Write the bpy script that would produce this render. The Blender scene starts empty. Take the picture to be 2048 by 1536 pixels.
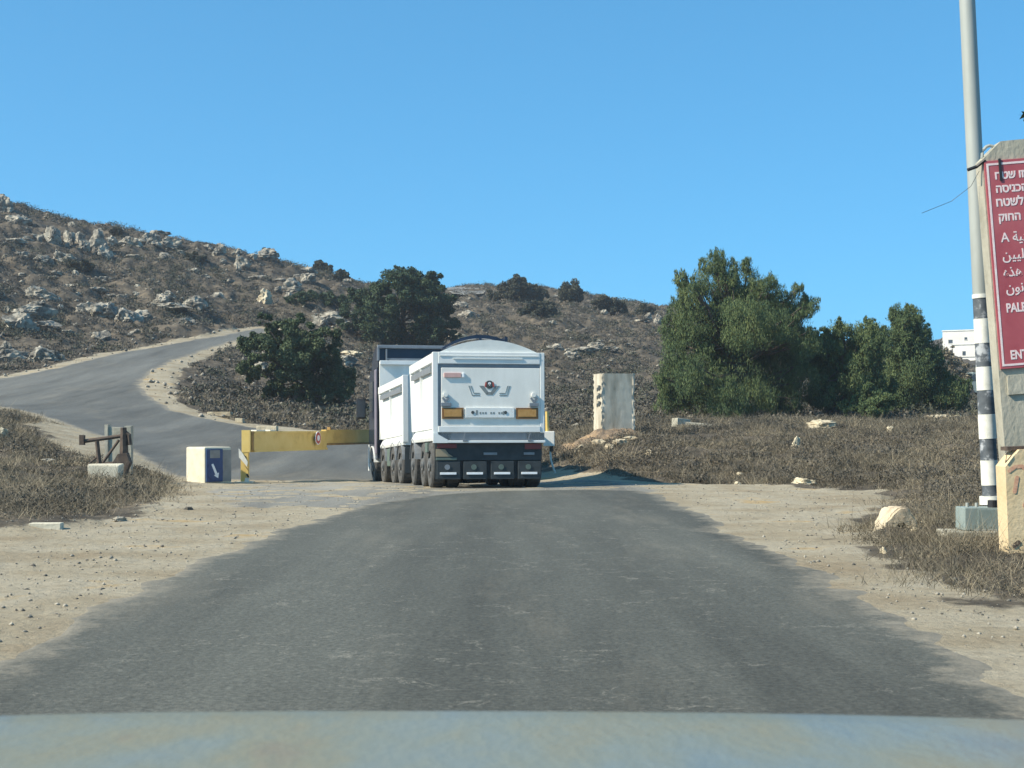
import bpy, bmesh, math, random
import numpy as np
from mathutils import Vector, Matrix, noise as mnoise
S = bpy.context.scene
COL = S.collection
R = math.radians
random.seed(7); rng = np.random.default_rng(7)

# ------------------------------------------------------------------ camera, sky, sun, exposure
F = 2900.0; CX = 1024.0; HY = 858.0; CAMH = 1.3
cd = bpy.data.cameras.new('camera'); cam = bpy.data.objects.new('camera', cd); COL.objects.link(cam)
cam.location = (0, 0, CAMH); cam.rotation_euler = (R(90), 0, 0)
cd.sensor_width = 36; cd.lens = F / 2048 * 36; cd.shift_y = (HY - 768) / 2048
cd.clip_start = .05; cd.clip_end = 20000
cd.dof.use_dof = True; cd.dof.focus_distance = 34; cd.dof.aperture_fstop = 11
S.camera = cam
SUN_EL, SUN_AZ = 40, -111          # azimuth from +Y towards +X
w = bpy.data.worlds.new('World'); S.world = w; w.use_nodes = True
nt = w.node_tree; bg = nt.nodes['Background']
sky = nt.nodes.new('ShaderNodeTexSky'); sky.sky_type = 'NISHITA'; sky.sun_disc = False
sky.sun_elevation = R(SUN_EL); sky.sun_rotation = R(SUN_AZ % 360)
sky.air_density = 0.6; sky.dust_density = 1.0; sky.ozone_density = 5.0; sky.altitude = 500
gm = nt.nodes.new('ShaderNodeGamma'); gm.inputs[1].default_value = .55      # the phone's soft, deep blue rendering of the sky
tn = nt.nodes.new('ShaderNodeMix'); tn.data_type = 'RGBA'; tn.blend_type = 'MULTIPLY'; tn.inputs[0].default_value = 1; tn.inputs[7].default_value = (.60, 1.52, 1.95, 1)
nt.links.new(sky.outputs[0], gm.inputs[0]); nt.links.new(gm.outputs[0], tn.inputs[6]); nt.links.new(tn.outputs[2], bg.inputs[0]); bg.inputs[1].default_value = 0.12
sl = bpy.data.lights.new('sun', 'SUN'); sl.energy = 4.3; sl.angle = R(.5); sl.color = (1, .90, .74)
so = bpy.data.objects.new('sun', sl); COL.objects.link(so)
sd = Vector((math.sin(R(SUN_AZ)) * math.cos(R(SUN_EL)), math.cos(R(SUN_AZ)) * math.cos(R(SUN_EL)), math.sin(R(SUN_EL))))
so.rotation_euler = sd.to_track_quat('Z', 'Y').to_euler()
S.view_settings.view_transform = 'Standard'; S.view_settings.look = 'None'
S.view_settings.exposure = 0.82; S.view_settings.gamma = 1

# ------------------------------------------------------------------ object helpers
def link(o, parent=None):
    COL.objects.link(o)
    if parent is not None: o.parent = parent
    return o
def tag(o, label=None, cat=None, group=None, kind=None):
    if label: o['label'] = label
    if cat: o['category'] = cat
    if group: o['group'] = group
    if kind: o['kind'] = kind
    return o
def empty(name, loc, label, cat, rot=(0, 0, 0), group=None):
    o = bpy.data.objects.new(name, None); o.empty_display_size = .2; link(o)
    o.location = loc; o.rotation_euler = rot
    return tag(o, label, cat, group)
def npmesh(name, v, tri, mats, parent=None, smooth=False, nper=3):
    v = np.asarray(v, np.float32); tri = np.asarray(tri, np.int32)
    me = bpy.data.meshes.new(name); me.vertices.add(len(v)); me.vertices.foreach_set('co', v.ravel())
    n = len(tri); me.loops.add(n * nper); me.loops.foreach_set('vertex_index', tri.ravel())
    me.polygons.add(n); me.polygons.foreach_set('loop_start', np.arange(0, n * nper, nper, dtype=np.int32))
    me.polygons.foreach_set('loop_total', np.full(n, nper, np.int32))
    me.update(calc_edges=True)
    if smooth: me.polygons.foreach_set('use_smooth', np.ones(n, bool))
    for m in (mats if isinstance(mats, (list, tuple)) else [mats]): me.materials.append(m)
    o = bpy.data.objects.new(name, me); link(o, parent)
    return o
class MB:
    """collects shapes into one mesh"""
    def __init__(s): s.bm = bmesh.new()
    def _x(s, vs, M):
        if M is not None: bmesh.ops.transform(s.bm, matrix=M, verts=vs)
        return vs
    def box(s, x0, x1, y0, y1, z0, z1, M=None, bev=0):
        vs = [s.bm.verts.new((x, y, z)) for z in (z0, z1) for y in (y0, y1) for x in (x0, x1)]
        fs = [s.bm.faces.new([vs[i] for i in q]) for q in ((0, 2, 3, 1), (4, 5, 7, 6), (0, 1, 5, 4), (2, 6, 7, 3), (0, 4, 6, 2), (1, 3, 7, 5))]
        s._x(vs, M)
        if bev:
            es = list({e for f in fs for e in f.edges})
            bmesh.ops.bevel(s.bm, geom=es, offset=bev, segments=2, affect='EDGES', profile=.6)
        return s
    def cyl(s, c, r, h, axis='z', seg=24, r2=None, M=None):
        """cylinder centred at c, length h along axis"""
        A = {'z': Matrix(), 'x': Matrix.Rotation(R(90), 4, 'Y'), 'y': Matrix.Rotation(R(-90), 4, 'X')}[axis]
        m = Matrix.Translation(c) @ A
        if M is not None: m = M @ m
        bmesh.ops.create_cone(s.bm, cap_ends=True, segments=seg, radius1=r, radius2=r if r2 is None else r2, depth=h, matrix=m)
        return s
    def tube(s, pts, r, seg=8):
        pts = [Vector(p) for p in pts]; rs = r if isinstance(r, (list, tuple)) else [r] * len(pts); rings = []
        for i, p in enumerate(pts):
            d = (pts[min(i + 1, len(pts) - 1)] - pts[max(i - 1, 0)]).normalized()
            a = d.cross(Vector((0, 0, 1)) if abs(d.z) < .9 else Vector((1, 0, 0))).normalized(); b = d.cross(a)
            rings.append([s.bm.verts.new(p + (a * math.cos(t) + b * math.sin(t)) * rs[i]) for t in [2 * math.pi * k / seg for k in range(seg)]])
        for A_, B_ in zip(rings, rings[1:]):
            for k in range(seg): s.bm.faces.new((A_[k], A_[(k + 1) % seg], B_[(k + 1) % seg], B_[k]))
        s.bm.faces.new(rings[0]); s.bm.faces.new(rings[-1])
        return s
    def prism(s, poly, a0, a1, plane='xz', M=None):
        """polygon in a plane, extruded along the remaining axis from a0 to a1"""
        f = {'xz': lambda p, a: (p[0], a, p[1]), 'yz': lambda p, a: (a, p[0], p[1]), 'xy': lambda p, a: (p[0], p[1], a)}[plane]
        A_ = [s.bm.verts.new(f(p, a0)) for p in poly]; B_ = [s.bm.verts.new(f(p, a1)) for p in poly]
        s.bm.faces.new(A_); s.bm.faces.new(B_)
        for k in range(len(poly)): s.bm.faces.new((A_[k], A_[(k + 1) % len(poly)], B_[(k + 1) % len(poly)], B_[k]))
        s._x(A_ + B_, M)
        return s
    def build(s, name, mat, parent=None, smooth=None, jit=0):
        bmesh.ops.recalc_face_normals(s.bm, faces=s.bm.faces)
        if jit:
            for v in s.bm.verts: v.co += mnoise.noise_vector(v.co * 3.1) * jit
        me = bpy.data.meshes.new(name); s.bm.to_mesh(me); s.bm.free()
        me.materials.append(mat)
        o = bpy.data.objects.new(name, me); link(o, parent)
        if smooth is not None:
            me.polygons.foreach_set('use_smooth', [True] * len(me.polygons))
            me.set_sharp_from_angle(angle=R(smooth))
        return o

# ------------------------------------------------------------------ materials
def mat(name, stops, scale=5, detail=6, rough=.8, bump=0, bscale=None, metal=0, coord='Object', spec=None, stretch=None, bdist=.02, rgh=.6):
    """principled material whose colour runs through stops [(pos,(r,g,b))] on a noise"""
    m = bpy.data.materials.new(name); m.use_nodes = True; n = m.node_tree; P = n.nodes['Principled BSDF']
    tc = n.nodes.new('ShaderNodeTexCoord'); mp = n.nodes.new('ShaderNodeMapping')
    if coord == 'Position':
        g = n.nodes.new('ShaderNodeNewGeometry'); n.links.new(g.outputs['Position'], mp.inputs[0])
    else: n.links.new(tc.outputs[coord], mp.inputs[0])
    if stretch: mp.inputs['Scale'].default_value = stretch
    nz = n.nodes.new('ShaderNodeTexNoise'); nz.inputs['Scale'].default_value = scale; nz.inputs['Detail'].default_value = detail
    nz.inputs['Roughness'].default_value = rgh
    n.links.new(mp.outputs[0], nz.inputs['Vector'])
    cr = n.nodes.new('ShaderNodeValToRGB'); e = cr.color_ramp.elements
    if len(stops) == 1: stops = [stops[0], (1, stops[0][1])]
    while len(e) < len(stops): e.new(.5)
    for i, (p, c) in enumerate(stops): e[i].position = p; e[i].color = (*c, 1)
    n.links.new(nz.outputs[0], cr.inputs[0]); n.links.new(cr.outputs[0], P.inputs['Base Color'])
    P.inputs['Roughness'].default_value = rough; P.inputs['Metallic'].default_value = metal
    if spec is not None: P.inputs['Specular IOR Level'].default_value = spec
    if bump:
        b = n.nodes.new('ShaderNodeBump'); b.inputs['Strength'].default_value = bump; b.inputs['Distance'].default_value = bdist
        nb = n.nodes.new('ShaderNodeTexNoise'); nb.inputs['Scale'].default_value = bscale or scale * 4; nb.inputs['Detail'].default_value = 8
        n.links.new(mp.outputs[0], nb.inputs['Vector']); n.links.new(nb.outputs[0], b.inputs['Height']); n.links.new(b.outputs[0], P.inputs['Normal'])
    return m
def flat(name, c, rough=.6, metal=0, var=.12, scale=6, **k):
    return mat(name, [(.3, tuple(x * (1 - var) for x in c)), (.7, tuple(min(1, x * (1 + var)) for x in c))], scale=scale, rough=rough, metal=metal, **k)
def leafmat(name, c1, c2, c3):
    m = bpy.data.materials.new(name); m.use_nodes = True; n = m.node_tree; P = n.nodes['Principled BSDF']
    g = n.nodes.new('ShaderNodeNewGeometry'); nz = n.nodes.new('ShaderNodeTexNoise'); nz.inputs['Scale'].default_value = .45; nz.inputs['Detail'].default_value = 5; nz.inputs['Roughness'].default_value = .7
    n.links.new(g.outputs['Position'], nz.inputs['Vector'])
    mx = n.nodes.new('ShaderNodeMath'); mx.operation = 'MULTIPLY_ADD'; mx.inputs[1].default_value = .35
    n.links.new(g.outputs['Random Per Island'], mx.inputs[0]); n.links.new(nz.outputs[0], mx.inputs[2])
    cr = n.nodes.new('ShaderNodeValToRGB'); e = cr.color_ramp.elements; e.new(.5)
    for i, (p, c) in enumerate(((.42, c1), (.64, c2), (.88, c3))): e[i].position = p; e[i].color = (*c, 1)
    n.links.new(mx.outputs[0], cr.inputs[0]); n.links.new(cr.outputs[0], P.inputs['Base Color'])
    P.inputs['Roughness'].default_value = .75; P.inputs['Specular IOR Level'].default_value = .25
    return m
M = {}
M['white'] = mat('white_paint', [(.3, (.70, .71, .68)), (.6, (.80, .81, .78))], scale=1.6, rough=.35)
M['white_dirty'] = mat('dusty_white_paint', [(.3, (.74, .73, .67)), (.65, (.86, .85, .79))], scale=2.5, rough=.5, stretch=(1, 1, .4))
M['tarp'] = mat('white_tarpaulin', [(.3, (.68, .70, .66)), (.7, (.78, .79, .75))], scale=3, rough=.6, bump=.3, bscale=6)
M['steel'] = flat('grey_steel', (.22, .24, .26), .45, .2)
M['chassis'] = mat('dirty_black_chassis', [(.3, (.025, .03, .035)), (.7, (.07, .075, .075))], scale=6, rough=.7)
M['flap'] = mat('dusty_rubber', [(.3, (.018, .028, .033)), (.7, (.04, .052, .058))], scale=4, rough=.8)
M['tyre'] = mat('dusty_tyre', [(.35, (.035, .035, .035)), (.7, (.10, .098, .09))], scale=5, rough=.85)
M['rim'] = flat('dusty_rim', (.16, .165, .165), .6, .2)
M['cabblue'] = flat('dark_blue_cab_paint', (.012, .020, .042), .25)
M['lavender'] = flat('dull_violet_paint', (.20, .18, .22), .4)
M['black'] = flat('black_plastic', (.02, .02, .022), .5)
M['orange'] = mat('amber_reflector', [(.3, (.42, .22, .06)), (.7, (.55, .31, .10))], scale=14, rough=.4)
M['brownrim'] = flat('brown_reflector_border', (.20, .10, .03), .5)
M['red'] = flat('faded_red', (.45, .08, .06), .5)
M['tail'] = flat('tail_lamp_red', (.16, .03, .03), .4)
M['pink'] = flat('faded_pink_label', (.62, .38, .34), .6)
M['retro'] = flat('white_retroreflector', (.85, .87, .88), .3)
M['ink'] = flat('dark_ink', (.05, .06, .06), .6)
M['greyink'] = flat('grey_ink', (.22, .25, .25), .6)
M['tan'] = flat('dusty_tan_metal', (.30, .25, .17), .8)
M['greenm'] = flat('dull_green_metal', (.10, .14, .12), .6)
M['yellow'] = mat('gate_yellow_paint', [(.25, (.46, .30, .08)), (.45, (.68, .48, .14)), (.75, (.74, .55, .20))], scale=2.2, rough=.55, detail=10)
M['yellowdark'] = mat('grimy_yellow_paint', [(.3, (.20, .12, .04)), (.7, (.38, .23, .07))], scale=5, rough=.7)
M['rust'] = mat('rusty_dark_steel', [(.3, (.045, .033, .028)), (.7, (.12, .085, .06))], scale=9, rough=.85, bump=.3)
M['cream'] = mat('cream_concrete', [(.2, (.46, .41, .30)), (.5, (.62, .57, .44)), (.8, (.68, .63, .50))], scale=3, rough=.9, bump=.4, bscale=30, detail=10)
M['panelgrey'] = mat('plain_grey_panel', [(.3, (.20, .20, .19)), (.7, (.30, .30, .28))], scale=4, rough=.8)
M['blue'] = mat('sign_blue', [(.3, (.012, .040, .13)), (.7, (.028, .07, .19))], scale=6, rough=.5)
M['signred'] = mat('faded_red_sign', [(.25, (.32, .055, .07)), (.5, (.40, .085, .10)), (.8, (.46, .13, .14))], scale=2.4, rough=.55, detail=10)
M['signwhite'] = mat('worn_white_sign_paint', [(.25, (.72, .50, .50)), (.6, (.80, .70, .68))], scale=18, rough=.6, detail=8)
M['slab'] = mat('weathered_concrete', [(.2, (.17, .16, .12)), (.45, (.36, .34, .27)), (.8, (.50, .47, .38))], scale=2.6, rough=.95, bump=.5, bscale=25, detail=12, stretch=(1, 1, .55))
M['peach'] = mat('faded_peach_painted_concrete', [(.2, (.52, .38, .20)), (.5, (.64, .50, .30)), (.8, (.68, .56, .37))], scale=2.2, rough=.9, bump=.3, bscale=25, detail=10)
M['graffiti'] = mat('faded_red_spray_paint', [(.35, (.50, .25, .16)), (.65, (.62, .38, .24))], scale=20, rough=.9)
M['pole'] = mat('galvanised_grey_pole', [(.25, (.27, .29, .27)), (.7, (.40, .42, .39))], scale=2, rough=.6, metal=.1, stretch=(1, 1, .25))
M['bandw'] = mat('chipped_white_band', [(.30, (.30, .29, .25)), (.36, (.60, .60, .53)), (.6, (.76, .75, .68))], scale=8, rough=.7)
M['bandk'] = mat('scuffed_black_band', [(.30, (.035, .045, .055)), (.54, (.10, .115, .13)), (.62, (.4, .42, .44))], scale=7, rough=.7, detail=10)
M['boxgrey'] = mat('grey_green_box_paint', [(.3, (.20, .25, .235)), (.7, (.27, .32, .30))], scale=4, rough=.6)
M['limestone'] = mat('weathered_limestone', [(.32, (.06, .058, .05)), (.46, (.19, .175, .145)), (.58, (.36, .33, .265)), (.75, (.48, .44, .35))], scale=1.6, rough=.95, bump=.7, bscale=6, detail=12, coord='Position', bdist=.12)
M['limelight'] = mat('pale_yellow_limestone', [(.30, (.26, .20, .12)), (.5, (.50, .43, .30)), (.75, (.60, .54, .40))], scale=1.6, rough=.95, bump=.6, bscale=7, detail=12, coord='Position', bdist=.06)
M['slabrock'] = mat('peach_grey_rock', [(.3, (.28, .22, .16)), (.48, (.52, .43, .30)), (.75, (.62, .53, .38))], scale=4, rough=.9, bump=.6, bscale=14, detail=12)
M['bark'] = mat('grey_brown_bark', [(.3, (.06, .045, .035)), (.7, (.14, .11, .085))], scale=8, rough=.95, bump=.6, stretch=(1, 1, .2))
M['pine'] = leafmat('pine_needles', (.038, .066, .032), (.078, .118, .048), (.145, .175, .065))
M['oak'] = leafmat('oak_leaves', (.022, .042, .024), (.042, .070, .034), (.075, .105, .05))
M['bushg'] = leafmat('carob_leaves', (.034, .058, .030), (.066, .095, .044), (.115, .14, .065))
M['ridge'] = leafmat('dusty_olive_scrub_leaves', (.035, .040, .028), (.06, .065, .042), (.10, .10, .07))
M['scrub'] = leafmat('brown_scrub_twigs', (.042, .040, .033), (.082, .076, .062), (.17, .15, .115))
M['stalk'] = leafmat('grey_brown_stalks', (.040, .036, .028), (.100, .086, .062), (.26, .215, .145))
M['straw'] = leafmat('dry_grass_blades', (.075, .066, .045), (.165, .14, .095), (.38, .32, .215))
M['house'] = mat('whitewashed_wall', [(.3, (.66, .64, .58)), (.7, (.78, .76, .70))], scale=.4, rough=.9)
M['window'] = flat('dark_window_glass', (.05, .06, .07), .2)

# ------------------------------------------------------------------ value noise (numpy)
_T = rng.random((256, 256)).astype(np.float32)
def vnoise(x, y):
    xi = np.floor(x).astype(int); yi = np.floor(y).astype(int); fx = x - xi; fy = y - yi
    fx = fx * fx * (3 - 2 * fx); fy = fy * fy * (3 - 2 * fy); g = lambda a, b: _T[a & 255, b & 255]
    return (g(xi, yi) * (1 - fx) + g(xi + 1, yi) * fx) * (1 - fy) + (g(xi, yi + 1) * (1 - fx) + g(xi + 1, yi + 1) * fx) * fy
def fbm(x, y, o=4):
    s = 0; a = .5
    for k in range(o): s = s + a * (vnoise(x * 2 ** k + 17.3 * k, y * 2 ** k + 5.1 * k) - .5); a *= .55
    return s

# ------------------------------------------------------------------ lie of the land: where each bearing's ground climbs
PROF = {
 -1400: [(36, 990), (50, 900), (62, 835), (75, 790), (88, 740), (105, 640), (130, 480), (160, 340), (200, 350)],
 -400: [(36, 960), (50, 880), (60, 830), (70, 800), (86, 752), (103, 665), (130, 480), (160, 345), (200, 350)],
 0: [(19.6, 1050), (26, 985), (34, 930), (45, 868), (53, 829), (60, 815), (68, 805), (85, 752), (100, 705), (125, 560), (150, 445), (165, 410), (190, 412)],
 200: [(22, 1030), (30, 975), (36, 935), (43, 902), (50, 880), (62, 835), (80, 768), (97, 714), (108, 692), (130, 590), (150, 500), (163, 458), (185, 458)],
 340: [(28, 992), (36, 964), (41, 950), (50, 905), (62, 855), (75, 792), (92, 732), (110, 685), (125, 625), (145, 540), (160, 480), (180, 480)],
 480: [(32, 978), (38, 966), (44, 945), (55, 885), (63, 860), (75, 815), (90, 770), (105, 710), (120, 668), (132, 640), (147, 570), (160, 510), (180, 508)],
 640: [(32, 977), (38, 967), (44, 955), (55, 895), (64, 864), (75, 830), (90, 780), (110, 712), (130, 645), (150, 575), (165, 550), (185, 548)],
 750: [(32, 977), (38, 967), (44, 963), (50, 940), (57, 900), (64, 868), (80, 825), (100, 765), (125, 690), (150, 612), (170, 580), (200, 574)],
 900: [(32, 976), (38, 968), (46, 963), (55, 920), (64, 880), (80, 835), (100, 785), (130, 710), (160, 640), (190, 592), (215, 578), (245, 580)],
 1090: [(32, 976), (38, 966), (44, 940), (52, 900), (64, 870), (80, 835), (100, 790), (130, 720), (160, 650), (190, 600), (210, 578), (240, 577)],
 1230: [(31, 979), (35, 962), (38, 945), (43, 900), (50, 866), (64, 850), (80, 825), (100, 785), (130, 720), (160, 660), (190, 620), (205, 606), (240, 606)],
 1400: [(31, 980), (34.5, 965), (38, 945), (43, 905), (52, 865), (64, 842), (75, 825), (100, 790), (130, 740), (160, 680), (190, 640), (210, 628), (240, 628)],
 1650: [(30, 984), (34, 968), (42, 905), (52, 865), (64, 842), (75, 828), (100, 800), (140, 745), (200, 700), (260, 680), (300, 676)],
 1900: [(25, 1009), (30, 975), (36, 925), (45, 880), (60, 850), (75, 834), (100, 812), (150, 775), (220, 740), (300, 712), (380, 680), (450, 668)],
 2500: [(25, 1005), (30, 970), (36, 925), (45, 875), (60, 840), (75, 824), (100, 802), (150, 765), (220, 730), (300, 700), (380, 670), (450, 660)]}
UG = np.arange(-2400, 3800.1, 20.); ZG = np.arange(1, 701, 1.)
def _build():
    ks = sorted(PROF); cols = []
    for k in ks:
        p = PROF[k]; z = [CAMH + (HY - v) / F * d for d, v in p]
        zs = np.interp(ZG, [1, min(17, p[0][0] - 1)] + [q[0] for q in p], [0, 0] + z)
        last = p[-1][0]; zs = np.where(ZG > last + 10, z[-1] - (ZG - last - 10) * .05, zs); cols.append(zs)
    H = np.array(cols); out = np.empty((len(UG), len(ZG)))
    for j in range(len(ZG)): out[:, j] = np.interp(UG, ks, H[:, j])
    def blur(a, n, ax):
        k = np.exp(-np.linspace(-2, 2, 2 * n + 1) ** 2); k /= k.sum(); pd = [(0, 0), (0, 0)]; pd[ax] = (n, n)
        return np.apply_along_axis(lambda r: np.convolve(r, k, 'valid'), ax, np.pad(a, pd, mode='edge'))
    near = blur(out, 2, 1); far = blur(out, 4, 1); t = np.clip((ZG - 50) / 40, 0, 1)
    out = near * (1 - t) + far * t
    return blur(out, 3, 0)
HG = _build()
def height(x, y):
    x = np.asarray(x, float); y = np.asarray(y, float); yy = np.maximum(y, 1.0)
    u = np.clip(x / yy * F + CX, UG[0], UG[-1] - 1); u = np.where(y < 8, CX, u)
    a = (u - UG[0]) / 20; b = np.clip(yy - 1, 0, len(ZG) - 1.001)
    i = np.clip(a.astype(int), 0, len(UG) - 2); j = b.astype(int); fa = a - i; fb = b - j
    return (HG[i, j] * (1 - fa) + HG[i + 1, j] * fa) * (1 - fb) + (HG[i, j + 1] * (1 - fa) + HG[i + 1, j + 1] * fa) * fb
def hit(u, v, zmax=480, z0=4):
    """first ground point seen at image position (u, v)"""
    d = np.arange(z0, zmax, .1); zr = CAMH + (HY - v) / F * d; g = height((u - CX) / F * d, d)
    k = np.nonzero(g >= zr)[0]; dd = d[k[0]] if len(k) else d[np.argmax(g - zr)]
    x = (u - CX) / F * dd
    return Vector((x, dd, float(height(x, dd))))
def pt(u, v, Z): return Vector(((u - CX) / F * Z, Z, CAMH + (HY - v) / F * Z))
def inpoly(x, y, P):
    r = np.zeros(x.shape, bool); n = len(P)
    for i in range(n):
        x1, y1 = P[i]; x2, y2 = P[(i + 1) % n]
        if y1 == y2: continue
        c = ((y1 > y) != (y2 > y)) & (x < (x2 - x1) * (y - y1) / (y2 - y1) + x1); r ^= c
    return r
def pdist(x, y, P):
    d = np.full(x.shape, 1e9); n = len(P)
    for i in range(n):
        x1, y1 = P[i]; x2, y2 = P[(i + 1) % n]; dx, dy = x2 - x1, y2 - y1
        t = np.clip(((x - x1) * dx + (y - y1) * dy) / max(dx * dx + dy * dy, 1e-9), 0, 1)
        d = np.minimum(d, np.hypot(x - x1 - t * dx, y - y1 - t * dy))
    return d
def sdist(x, y, P): return np.where(inpoly(x, y, P), -1, 1) * pdist(x, y, P)
def ground_poly(px): return [tuple(hit(u, v)[:2]) for u, v in px]
# main road: left edge coming towards us, far edge, right edge
ROAD1 = [(-14, -12), (-4.6, 2.0)] + ground_poly([(-700, 1560), (0, 1284), (200, 1197), (420, 1097), (600, 1042), (740, 1006), (830, 991), (950, 983), (1100, 979), (1300, 981), (1345, 990), (1372, 1008), (1450, 1033), (1480, 1062), (1535, 1086), (1620, 1118), (1700, 1158), (1850, 1238), (2048, 1345), (2600, 1630)]) + [(4.5, 2.0), (12, -12)]
ROAD2 = ground_poly([(345, 953), (262, 905), (190, 872), (120, 846), (60, 826)]) + [(-25.5, 66), (-36, 74), (-40, 82), (-36, 88)] + \
    ground_poly([(0, 757), (120, 734), (240, 705), (360, 684), (440, 671), (475, 663), (520, 655)]) + ground_poly([(545, 662), (480, 680), (420, 698), (350, 722), (300, 748), (284, 768), (300, 793), (350, 822), (420, 838), (480, 850), (560, 862), (640, 868), (760, 874), (860, 905), (900, 940), (900, 962), (760, 962), (600, 963), (500, 962)])
INNER = ground_poly([(430, 690), (392, 712), (366, 742), (350, 775), (352, 800), (400, 826), (500, 846), (640, 860), (760, 866), (600, 875), (420, 850), (280, 800), (270, 760), (330, 720)])
DIRT = [(-30, -12), (-9, 8)] + ground_poly([(-500, 1085), (0, 1063), (160, 1050), (250, 1028), (330, 1000), (352, 978), (335, 962), (300, 950), (240, 938), (190, 925), (150, 905), (105, 885), (60, 850)]) + \
    ground_poly([(120, 840), (345, 945), (700, 945), (900, 950), (1110, 935), (1180, 950), (1310, 962), (1500, 969), (1640, 974), (1760, 982), (1800, 1000), (1740, 1035), (1712, 1066), (1740, 1112), (1880, 1172), (2048, 1212), (2500, 1300)]) + [(9, 6), (26, -12)]
XY = lambda P: [(p[0], p[1]) for p in P]

def axis(segs):
    o = []
    for a, b, st in segs: o += list(np.arange(a, b, st))
    return np.array(o)
# terrain sheet: fan of bearings, rows growing with distance
us = axis([(-30000, -4000, 1500), (-4000, -800, 100), (-800, -60, 20), (-60, 2110, 3.2), (2110, 2800, 20), (2800, 6000, 100), (6000, 32001, 1500)])
zr = axis([(-40, 8, 4), (8, 20, .35), (20, 52, .13), (52, 110, .3), (110, 220, .55), (220, 700, 6)]); zr = np.append(zr, 720)
UU, ZZ = np.meshgrid(us, zr)
XX = (UU - CX) / F * np.where(ZZ > 8, ZZ, 8 + (8 - ZZ) * .3); YY = ZZ
HH = height(XX, YY)
s_r1 = sdist(XX, YY, ROAD1); s_r2 = sdist(XX, YY, ROAD2); s_in = sdist(XX, YY, INNER); s_d = sdist(XX, YY, DIRT)
wob = fbm(XX * .9, YY * .9, 4)
dirt = np.clip(.5 - (s_d + wob * 1.6) / .5, 0, 1)
dirt = np.maximum(dirt, np.clip(1 - (s_r2 - .75 - wob * 1.2) / .35, 0, 1))
dirt = np.maximum(dirt, np.clip(.5 - (s_in + wob * 1.2) / .5, 0, 1))
onroad = np.minimum(s_r1, s_r2)
rough = np.clip((1 - dirt), 0, 1) * np.clip(onroad / 1.5, 0, 1)
hillf = np.clip((YY - 75) / 40, 0, 1) * np.clip((YY - 75) / 60, 0, 1)
bumpz = fbm(XX * .55, YY * .55, 4) * (.35 + 1.5 * hillf) * rough + fbm(XX * 3, YY * 3, 3) * .10 * rough + fbm(XX * 2.2, YY * 2.2, 3) * .045 * dirt * np.clip(onroad / .5, 0, 1)
# rock ledges step the hill
led = fbm(XX * .12, YY * .12, 3); hh = HH + led * 2
bumpz += hillf * rough * .55 * (np.clip((np.mod(hh, 1.7) / 1.7 - .35) * 4, 0, 1) - np.mod(hh, 1.7) / 1.7)
HH2 = HH + bumpz - .07 * np.clip((-onroad - 1.0) / .5, 0, 1)
def groundz(x, y):  # true surface height incl. bumps, nearest sample
    i = np.clip(np.searchsorted(zr, y), 1, len(zr) - 1); u = x / max(y, 1) * F + CX; j = np.clip(np.searchsorted(us, u), 1, len(us) - 1)
    return float(np.mean(HH2[i - 1:i + 1, j - 1:j + 1]))
def grid_faces(nr, nc):
    a = np.arange(nr * nc).reshape(nr, nc)
    return np.stack([a[:-1, :-1], a[:-1, 1:], a[1:, 1:], a[1:, :-1]], -1).reshape(-1, 4)
def groundmat():
    m = bpy.data.materials.new('dusty_ground'); m.use_nodes = True; n = m.node_tree; P = n.nodes['Principled BSDF']; L = n.links.new
    at = n.nodes.new('ShaderNodeAttribute'); at.attribute_name = 'dirt'; g = n.nodes.new('ShaderNodeNewGeometry')
    def nz(s, d=8, r=.6):
        t = n.nodes.new('ShaderNodeTexNoise'); t.inputs['Scale'].default_value = s; t.inputs['Detail'].default_value = d; t.inputs['Roughness'].default_value = r
        L(g.outputs['Position'], t.inputs['Vector']); return t
    def ramp(src, st):
        c = n.nodes.new('ShaderNodeValToRGB'); e = c.color_ramp.elements
        while len(e) < len(st): e.new(.5)
        for i, (p, q) in enumerate(st): e[i].position = p; e[i].color = (*q, 1)
        L(src.outputs[0], c.inputs[0]); return c
    a = ramp(nz(.55, 10), [(.3, (.26, .21, .14)), (.46, (.325, .28, .20)), (.58, (.37, .33, .25)), (.66, (.40, .29, .15))])
    a2 = ramp(nz(9, 10, .75), [(.28, (.66, .64, .60)), (.5, (.98, .98, .98)), (.7, (1.08, 1.08, 1.06))])
    mu = n.nodes.new('ShaderNodeMix'); mu.data_type = 'RGBA'; mu.blend_type = 'MULTIPLY'; mu.inputs[0].default_value = 1
    L(a.outputs[0], mu.inputs[6]); L(a2.outputs[0], mu.inputs[7])
    b = ramp(nz(1.1, 12, .7), [(.28, (.042, .037, .030)), (.45, (.080, .069, .054)), (.58, (.13, .11, .083)), (.72, (.23, .18, .12))])
    mx = n.nodes.new('ShaderNodeMix'); mx.data_type = 'RGBA'; L(b.outputs[0], mx.inputs[6]); L(mu.outputs[2], mx.inputs[7])
    n3 = nz(5, 8, .7); ad = n.nodes.new('ShaderNodeMath'); ad.operation = 'ADD'; L(at.outputs['Fac'], ad.inputs[0]); L(n3.outputs[0], ad.inputs[1])
    mr = n.nodes.new('ShaderNodeMapRange'); mr.inputs[1].default_value = .85; mr.inputs[2].default_value = 1.15; L(ad.outputs[0], mr.inputs[0]); L(mr.outputs[0], mx.inputs[0])
    L(mx.outputs[2], P.inputs['Base Color']); P.inputs['Roughness'].default_value = .95; P.inputs['Specular IOR Level'].default_value = .1
    bp = n.nodes.new('ShaderNodeBump'); bp.inputs['Distance'].default_value = .06; bp.inputs['Strength'].default_value = .8; L(nz(7, 10, .7).outputs[0], bp.inputs['Height']); L(bp.outputs[0], P.inputs['Normal'])
    return m
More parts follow.
